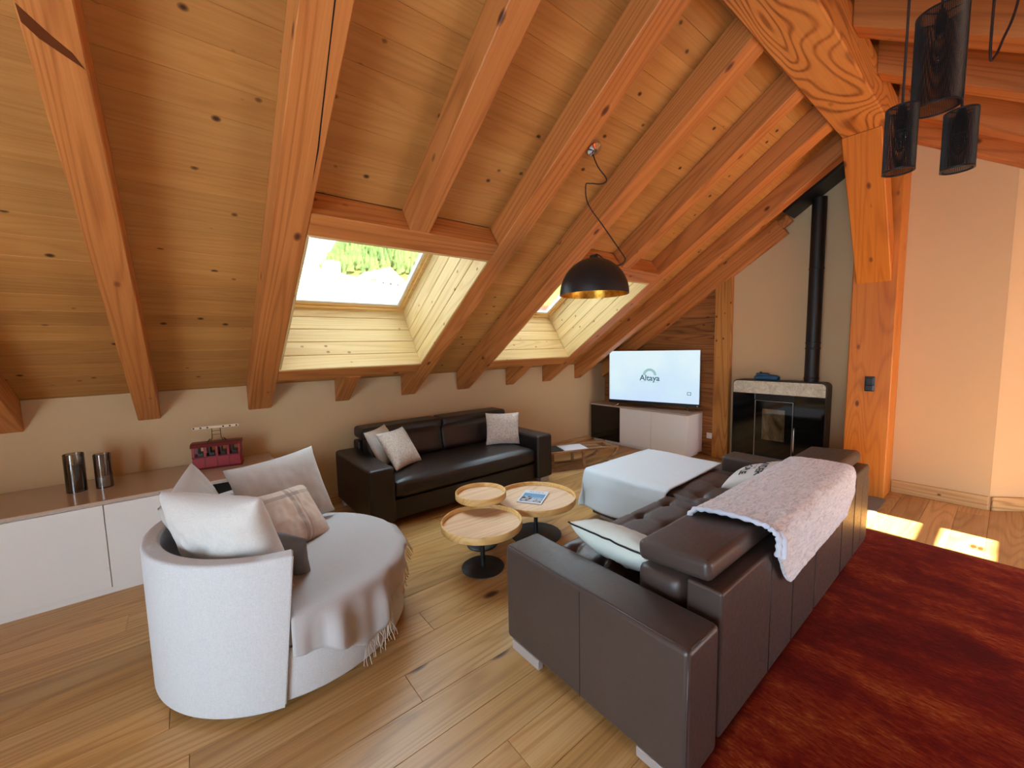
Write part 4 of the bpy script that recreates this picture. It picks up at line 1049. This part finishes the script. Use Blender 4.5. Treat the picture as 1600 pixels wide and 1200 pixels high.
# ------------------------------------------------------------------ stove
def stove():
    XF, XBk, Y0, Y1, H_ = 5.275, 5.470, 1.213, 2.165, 1.083
    r = empty('pellet_stove', (XF, (Y0+Y1)/2, 0.0065)); tag(r, 'slim black glass pellet stove with stone band beside the timber post', 'stove')
    hw = (Y1-Y0)/2; D_ = XBk-XF; rc = 0.055
    def outline(hw_, z0, z1, rad, k=6):
        pts = [(-hw_, z0), (hw_, z0)]
        for i in range(k+1): a = pi/2*i/k; pts.append((hw_-rad+rad*cos(a), z1-rad+rad*sin(a)))
        for i in range(k+1): a = pi/2+pi/2*i/k; pts.append((-hw_+rad+rad*cos(a), z1-rad+rad*sin(a)))
        return pts
    prism('body', outline(hw, 0, H_, rc), 'x', 0.014, D_, M_bronze, r)
    zb = 0.925
    pts = [(-hw+0.012, zb), (hw-0.012, zb)] + [p for p in outline(hw-0.012, 0, H_-0.012, rc-0.01) if p[1] > zb]
    prism('stone_band', pts, 'x', 0.0, 0.0135, M_stone, r)
    box('glass_panel', -0.0005, 0.0135, -hw+0.012, -0.135-0.05, 0.04, zb-0.004, M_blackg, r, 0.001)
    box('glass_panel', -0.0005, 0.0135, 0.218, hw-0.012, 0.04, zb-0.004, M_blackg, r, 0.001)
    # local y: + is away from camera-right; door between
    ya, yb = -0.183, 0.216
    for i in range(7): box('grille_slat', 0.0, 0.0135, ya+0.003, yb-0.003, zb-0.07+i*0.0095, zb-0.066+i*0.0095, M_blackm, r)
    d = box('door', -0.006, 0.0135, ya+0.002, yb-0.002, 0.62, zb-0.076, M_blackg, r, 0.002)
    wz0, wz1, wa, wb_ = 0.38, 0.75, -0.10, 0.135
    d.data.clear_geometry()
    parts = [(ya+0.002, wa, 0.04, zb-0.076), (wb_, yb-0.002, 0.04, zb-0.076), (wa, wb_, 0.04, wz0), (wa, wb_, wz1, zb-0.076)]
    vs_, fs = [], []
    for (a, b, c, e) in parts:
        i = len(vs_)
        vs_ += [(x, y, z) for x in (-0.006, 0.0135) for y, z in ((a, c), (b, c), (b, e), (a, e))]
        fs += [(i, i+1, i+2, i+3), (i+4, i+5, i+6, i+7), (i, i+1, i+5, i+4), (i+1, i+2, i+6, i+5), (i+2, i+3, i+7, i+6), (i+3, i, i+4, i+7)]
    m2 = me_from('door', vs_, fs); m2.materials.append(M_blackg); d.data = m2
    for y in (ya+0.006, yb-0.006): box('trim_strip', -0.010, -0.006, y-0.004, y+0.004, 0.04, zb-0.08, M_steel, d)
    box('trim_strip', -0.010, -0.006, ya+0.01, yb-0.01, zb-0.084, zb-0.078, M_steel, d)
    box('viewing_glass', -0.003, 0.001, wa+0.0005, wb_-0.0005, wz0+0.0005, wz1-0.0005, M_stovew, d)
    t = NT('firebox_lining'); v = t.coord((6, 3, 1.5), False); n1 = t.noise(v, 1.6, 5, 0.6, 1.5)
    t.set(Base_Color=t.ramp(n1, [(0.35, lin(100, 78, 54)), (0.55, lin(190, 172, 140)), (0.7, lin(236, 228, 206))]), Roughness=0.8)
    box('firebox_back', 0.006, 0.0132, wa, wb_, wz0, wz1, t.m, d)
    tube('handle', [(-0.012, ya-0.012, 0.28), (-0.020, ya-0.012, 0.32), (-0.020, ya-0.012, 0.52), (-0.012, ya-0.012, 0.56)], 0.006, M_steel, d, 8)
    # flue
    p = empty('flue_pipe', (5.385, 1.385, H_+0.0065)); tag(p, 'tall black flue pipe rising from the stove to the ceiling', 'pipe')
    zt = zL(1.385)-0.165-H_
    lathe('pipe', [(0.066, 0.0), (0.066, 0.42), (0.0665, 0.42), (0.0665, zt)], M_pipe, p, 32)
    for z in (0.03, 0.36, 0.42, 1.22): lathe('collar', [(0.067, z), (0.0705, z+0.004), (0.0705, z+0.016), (0.067, z+0.02)], M_pipe, p, 32, cap=False)
    b = empty('blue_pouch', (5.38, 1.83, H_+0.0068)); tag(b, 'small blue nylon pouch lying on the stove top', 'pouch')
    puff('pouch_body', -0.06, 0.06, -0.125, 0.115, 0.0, 0.052, M_bluep, b, 0.01, 0.02, seed=4)
    puff('flap', -0.045, 0.045, -0.02, 0.10, 0.055, 0.078, M_bluep, b, 0.006, 0.01, seed=5)
    tube('cord_lock', [(-0.03, 0.05, 0.078), (-0.03, 0.05, 0.098)], 0.011, M_blackp, b, 10)
stove()

# ------------------------------------------------------------------ dome pendant lamp
def dome():
    cx, cy, zr = 2.262, 1.868, 1.898; R_ = 0.238
    r = empty('dome_pendant_lamp', (cx, cy, zr)); tag(r, 'black dome pendant lamp with gold interior and kinked cord', 'lamp')
    outer = [(R_*cos(a), R_*sin(a)*1.06) for a in [pi/2*i/16 for i in range(16)]] + [(0.02, R_*1.06)]
    inner = [((R_-0.004)*cos(a), (R_-0.004)*sin(a)*1.06) for a in [pi/2*i/16 for i in range(16)]] + [(0.01, (R_-0.004)*1.06)]
    lathe('shade', [(R_-0.0035, 0.0)]+outer+[(0.001, R_*1.06+0.001)], M_blackm, r, 64, cap=False)
    lathe('gold_lining', inner, M_gold, r, 64, cap=False)
    lathe('socket', [(0.022, 0.12), (0.026, 0.20), (0.026, 0.246)], M_blackp, r, 20)
    lathe('bulb', [(0.004, 0.035), (0.03, 0.05), (0.04, 0.08), (0.03, 0.11), (0.016, 0.125)], M_plast, r, 20)
    lathe('cap', [(0.03, 0.250), (0.028, 0.268), (0.008, 0.275)], M_blackm, r, 20)
    cz = zL(1.873)-zr
    cpts = [(-0.004, 0.005, cz-0.045), (0.02, -0.02, cz-0.13), (0.055, -0.065, 0.770), (0.035, -0.04, 0.742), (-0.015, 0.02, 0.752), (-0.035, 0.04, 0.742), (-0.026, 0.03, 0.62), (0.04, -0.05, 0.46), (0.115, -0.145, 0.275), (0.128, -0.165, 0.222), (0.105, -0.125, 0.192), (0.06, -0.07, 0.225), (0.02, -0.015, 0.275), (0.0, 0.0, 0.268)]
    tube('cord', catmull(cpts, 6), 0.0042, M_cord, r, 8)
    m_ = mframe((1, 0, 0), uL, -nL, (-0.004, 0.005, cz))
    c = lathe('canopy', [(0.002, 0.0), (0.056, 0.0), (0.056, 0.010), (0.048, 0.026), (0.012, 0.036), (0.010, 0.045)], M_chrome, r, 40); c.matrix_local = m_
dome()

# ------------------------------------------------------------------ three mesh pendants
def meshlamp(cx, cy, R_, z0, z1, lab, nseg, nz, bulb):
    r = empty('mesh_pendant_lamp', (cx, cy, z0)); tag(r, lab, 'lamp', 'cluster of black mesh pendant lamps')
    H_ = z1-z0; vs_, fs = [], []
    for k in range(nz+1):
        for i in range(nseg): a = 2*pi*i/nseg; vs_.append((R_*cos(a), R_*sin(a), H_*k/nz))
    for k in range(nz):
        for i in range(nseg): fs.append((k*nseg+i, k*nseg+(i+1) % nseg, (k+1)*nseg+(i+1) % nseg, (k+1)*nseg+i))
    o = link('mesh_shade', me_from('mesh_shade', vs_, fs), M_blackm, r)
    md = o.modifiers.new('mesh', 'WIREFRAME'); md.thickness = 0.0030; md.use_even_offset = False; md.use_boundary = True
    for z in (0.0, H_): lathe('rim', [(R_-0.003, z-0.003), (R_+0.002, z-0.003), (R_+0.002, z+0.003), (R_-0.003, z+0.003), (R_-0.003, z-0.003)], M_blackm, r, nseg, cap=False)
    for k in range(3):
        a = 2*pi*k/3+0.4; tube('spoke', [(0.012*cos(a), 0.012*sin(a), H_-0.002), (R_*cos(a), R_*sin(a), H_-0.002)], 0.0025, M_blackm, r, 6)
    lathe('socket', [(0.016, H_-0.075), (0.018, H_-0.02), (0.010, H_+0.012)], M_blackp, r, 16)
    lathe('bulb', [(0.003, H_-0.19*bulb), (0.022*bulb, H_-0.165*bulb), (0.026*bulb, H_-0.13*bulb), (0.014, H_-0.08)], M_glass, r, 16)
    zc = zR(cy)-z0
    tube('cord', [(0, 0, H_+0.01), (0, 0, zc-0.02)], 0.004, M_cord, r, 8)
    c = lathe('ceiling_cap', [(0.002, 0.0), (0.03, 0.0), (0.03, 0.012), (0.008, 0.022)], M_blackm, r, 20); c.matrix_local = mframe((1, 0, 0), -uR, -nR, (0, 0, zc-0.0008))
meshlamp(2.255, 0.236, 0.068, 2.405, 2.735, 'tallest black mesh cylinder pendant of the cluster by the ridge beam', 84, 92, 1.0)
meshlamp(2.125, 0.308, 0.045, 2.170, 2.392, 'small black mesh cylinder pendant hanging on the ridge beam side of the tall one', 60, 62, 0.8)
meshlamp(2.300, 0.170, 0.045, 2.175, 2.378, 'small black mesh cylinder pendant hanging on the plaster wall side of the tall one', 60, 62, 0.8)
tube_o = tube('hanging_cord', catmull([(2.36, 0.115, zR(0.115)-0.002), (2.36, 0.115, 2.85), (2.375, 0.115, 2.585), (2.39, 0.105, 2.57), (2.42, 0.09, 2.63), (2.45, 0.06, 2.78), (2.47, 0.05, zR(0.05)-0.002)], 8), 0.004, M_cord); tag(tube_o, 'slack brown cord looping from the ceiling beside the mesh lamps', 'cord')

# ------------------------------------------------------------------ outside: hillside, forest, chalets
def outside():
    r2 = random.Random(11)
    vs_, fs = [], []; nx, ny = 60, 40
    def hz(x, y):
        az = x/y
        base_ = -8+(y-60)*0.30 if y > 60 else -8
        ridge = 1/(1+math.exp(-(az-0.275)*30))
        return base_*0.40 + max(0, y-110)*0.30*ridge + 5*noise.noise((x*0.02, y*0.02, 0)) + (y-60)*0.02
    for j in range(ny+1):
        y = 20+j*8.0
        for i in range(nx+1):
            x = -120+i*9.0; vs_.append((x, y, hz(x, y)))
    for j in range(ny):
        for i in range(nx): a = j*(nx+1)+i; fs.append((a, a+1, a+nx+2, a+nx+1))
    t = NT('meadow'); v = t.coord((1, 1, 1), False); n1 = t.noise(v, 0.05, 5)
    t.set(Base_Color=t.ramp(n1, [(0.4, lin(140, 150, 66)), (0.6, lin(176, 172, 84))]), Roughness=1.0)
    tag(link('hillside', me_from('hillside', vs_, fs, True), t.m), 'sunlit green mountainside seen through the skylights', 'hill', kind='structure')
    t = NT('conifer'); v = t.coord((1, 1, 1), False); n1 = t.noise(v, 0.12, 3)
    t.set(Base_Color=t.ramp(n1, [(0.4, lin(82, 112, 70)), (0.62, lin(112, 140, 84))]), Roughness=1.0)
    fv, ff = [], []
    n = 0
    while n < 2600:
        y = r2.uniform(186, 340); az = r2.uniform(0.16, 1.35); x = az*y; z = hz(x, y)
        den = noise.noise((x*0.025, y*0.025, 5))
        if z < 14+6*den or (den < -0.15 and r2.random() < 0.85): n += 1; continue
        h = r2.uniform(6, 11); i0 = len(fv); rr = h*0.2
        for lv, (a, b) in enumerate(((0.1, 1.0), (0.45, 0.72), (1.0, 0.0))):
            for k in range(6): q = 2*pi*k/6+lv; fv.append((x+rr*b*cos(q), y+rr*b*sin(q), z+h*a))
        for lv in range(2):
            for k in range(6): ff.append((i0+lv*6+k, i0+lv*6+(k+1) % 6, i0+(lv+1)*6+(k+1) % 6, i0+(lv+1)*6+k))
        n += 1
    o = link('conifer_forest', me_from('conifer_forest', fv, ff), t.m); tag(o, 'conifer forest covering the slope seen through the skylights', 'forest', kind='stuff')
    M_roofw = plain('pale_metal_roof', lin(232, 232, 232), 0.45); M_wallc = plain('chalet_wall', lin(214, 204, 190), 0.8)
    M_rr = plain('red_roof', lin(150, 74, 60), 0.7); M_win = plain('far_window', lin(60, 64, 70), 0.2)
    def chalet(cx, cy, zg, w_, d_, hw, hr, roof, lab, rz=0.0):
        r = empty('chalet', (cx, cy, zg), rz); tag(r, lab, 'building')
        prism('wall', [(-w_/2, 0), (w_/2, 0), (w_/2, hw), (0, hw+hr), (-w_/2, hw)], 'y', -d_/2, d_/2, M_wallc, r)
        ov = 0.6; sl = hr/(w_/2)
        for s_ in (-1, 1):
            pts = [(0, hw+hr+0.05), (s_*(w_/2+ov), hw-ov*sl+0.05), (s_*(w_/2+ov), hw-ov*sl+0.3), (0, hw+hr+0.3)]
            prism('roof_slope', pts, 'y', -d_/2-ov, d_/2+ov, roof, r)
        for fx in (-0.28, 0.0, 0.28):
            for zf in (0.35, 0.75): box('window', fx*w_-w_*0.05, fx*w_+w_*0.05, -d_/2-0.03, -d_/2, hw*zf-hw*0.09, hw*zf+hw*0.09, M_win, r)
        box('chimney', w_*0.15, w_*0.15+0.7, -0.35, 0.35, hw+hr*0.5, hw+hr+0.8, M_wallc, r)
    # neighbouring house: pale roof slope faces the skylight, ridge runs across
    nb = empty('neighbour_house', (7.2, 27.25, -6.0), radians(36)); tag(nb, 'neighbouring house with a large pale metal roof outside the skylight', 'building')
    prism('wall', [(-6.0, 0), (6.0, 0), (6.0, 8.2), (0, 12.2), (-6.0, 8.2)], 'x', -9, 6.4, M_wallc, nb)
    for s_ in (-1, 1): prism('roof_slope', [(0, 12.3), (s_*7.0, 7.63), (s_*7.0, 7.9), (0, 12.57)], 'x', -10, 7.4, M_roofw, nb)
    box('chimney', 2.0, 2.8, 1.0, 1.8, 11.0, 13.6, M_wallc, nb)
    chalet(58, 150, 20.5, 12, 14, 6, 4, M_roofw, 'pale chalet on the meadow below the forest', 0.3)
    chalet(70, 165, 22, 10, 12, 6, 3.5, M_rr, 'grey-walled chalet with dark red roof beside the pale chalet on the meadow', -0.2)
    chalet(112, 120, 9, 11, 12, 5, 3.5, M_rr, 'small chalet with red roof seen through the small skylight', 0.9)
outside()
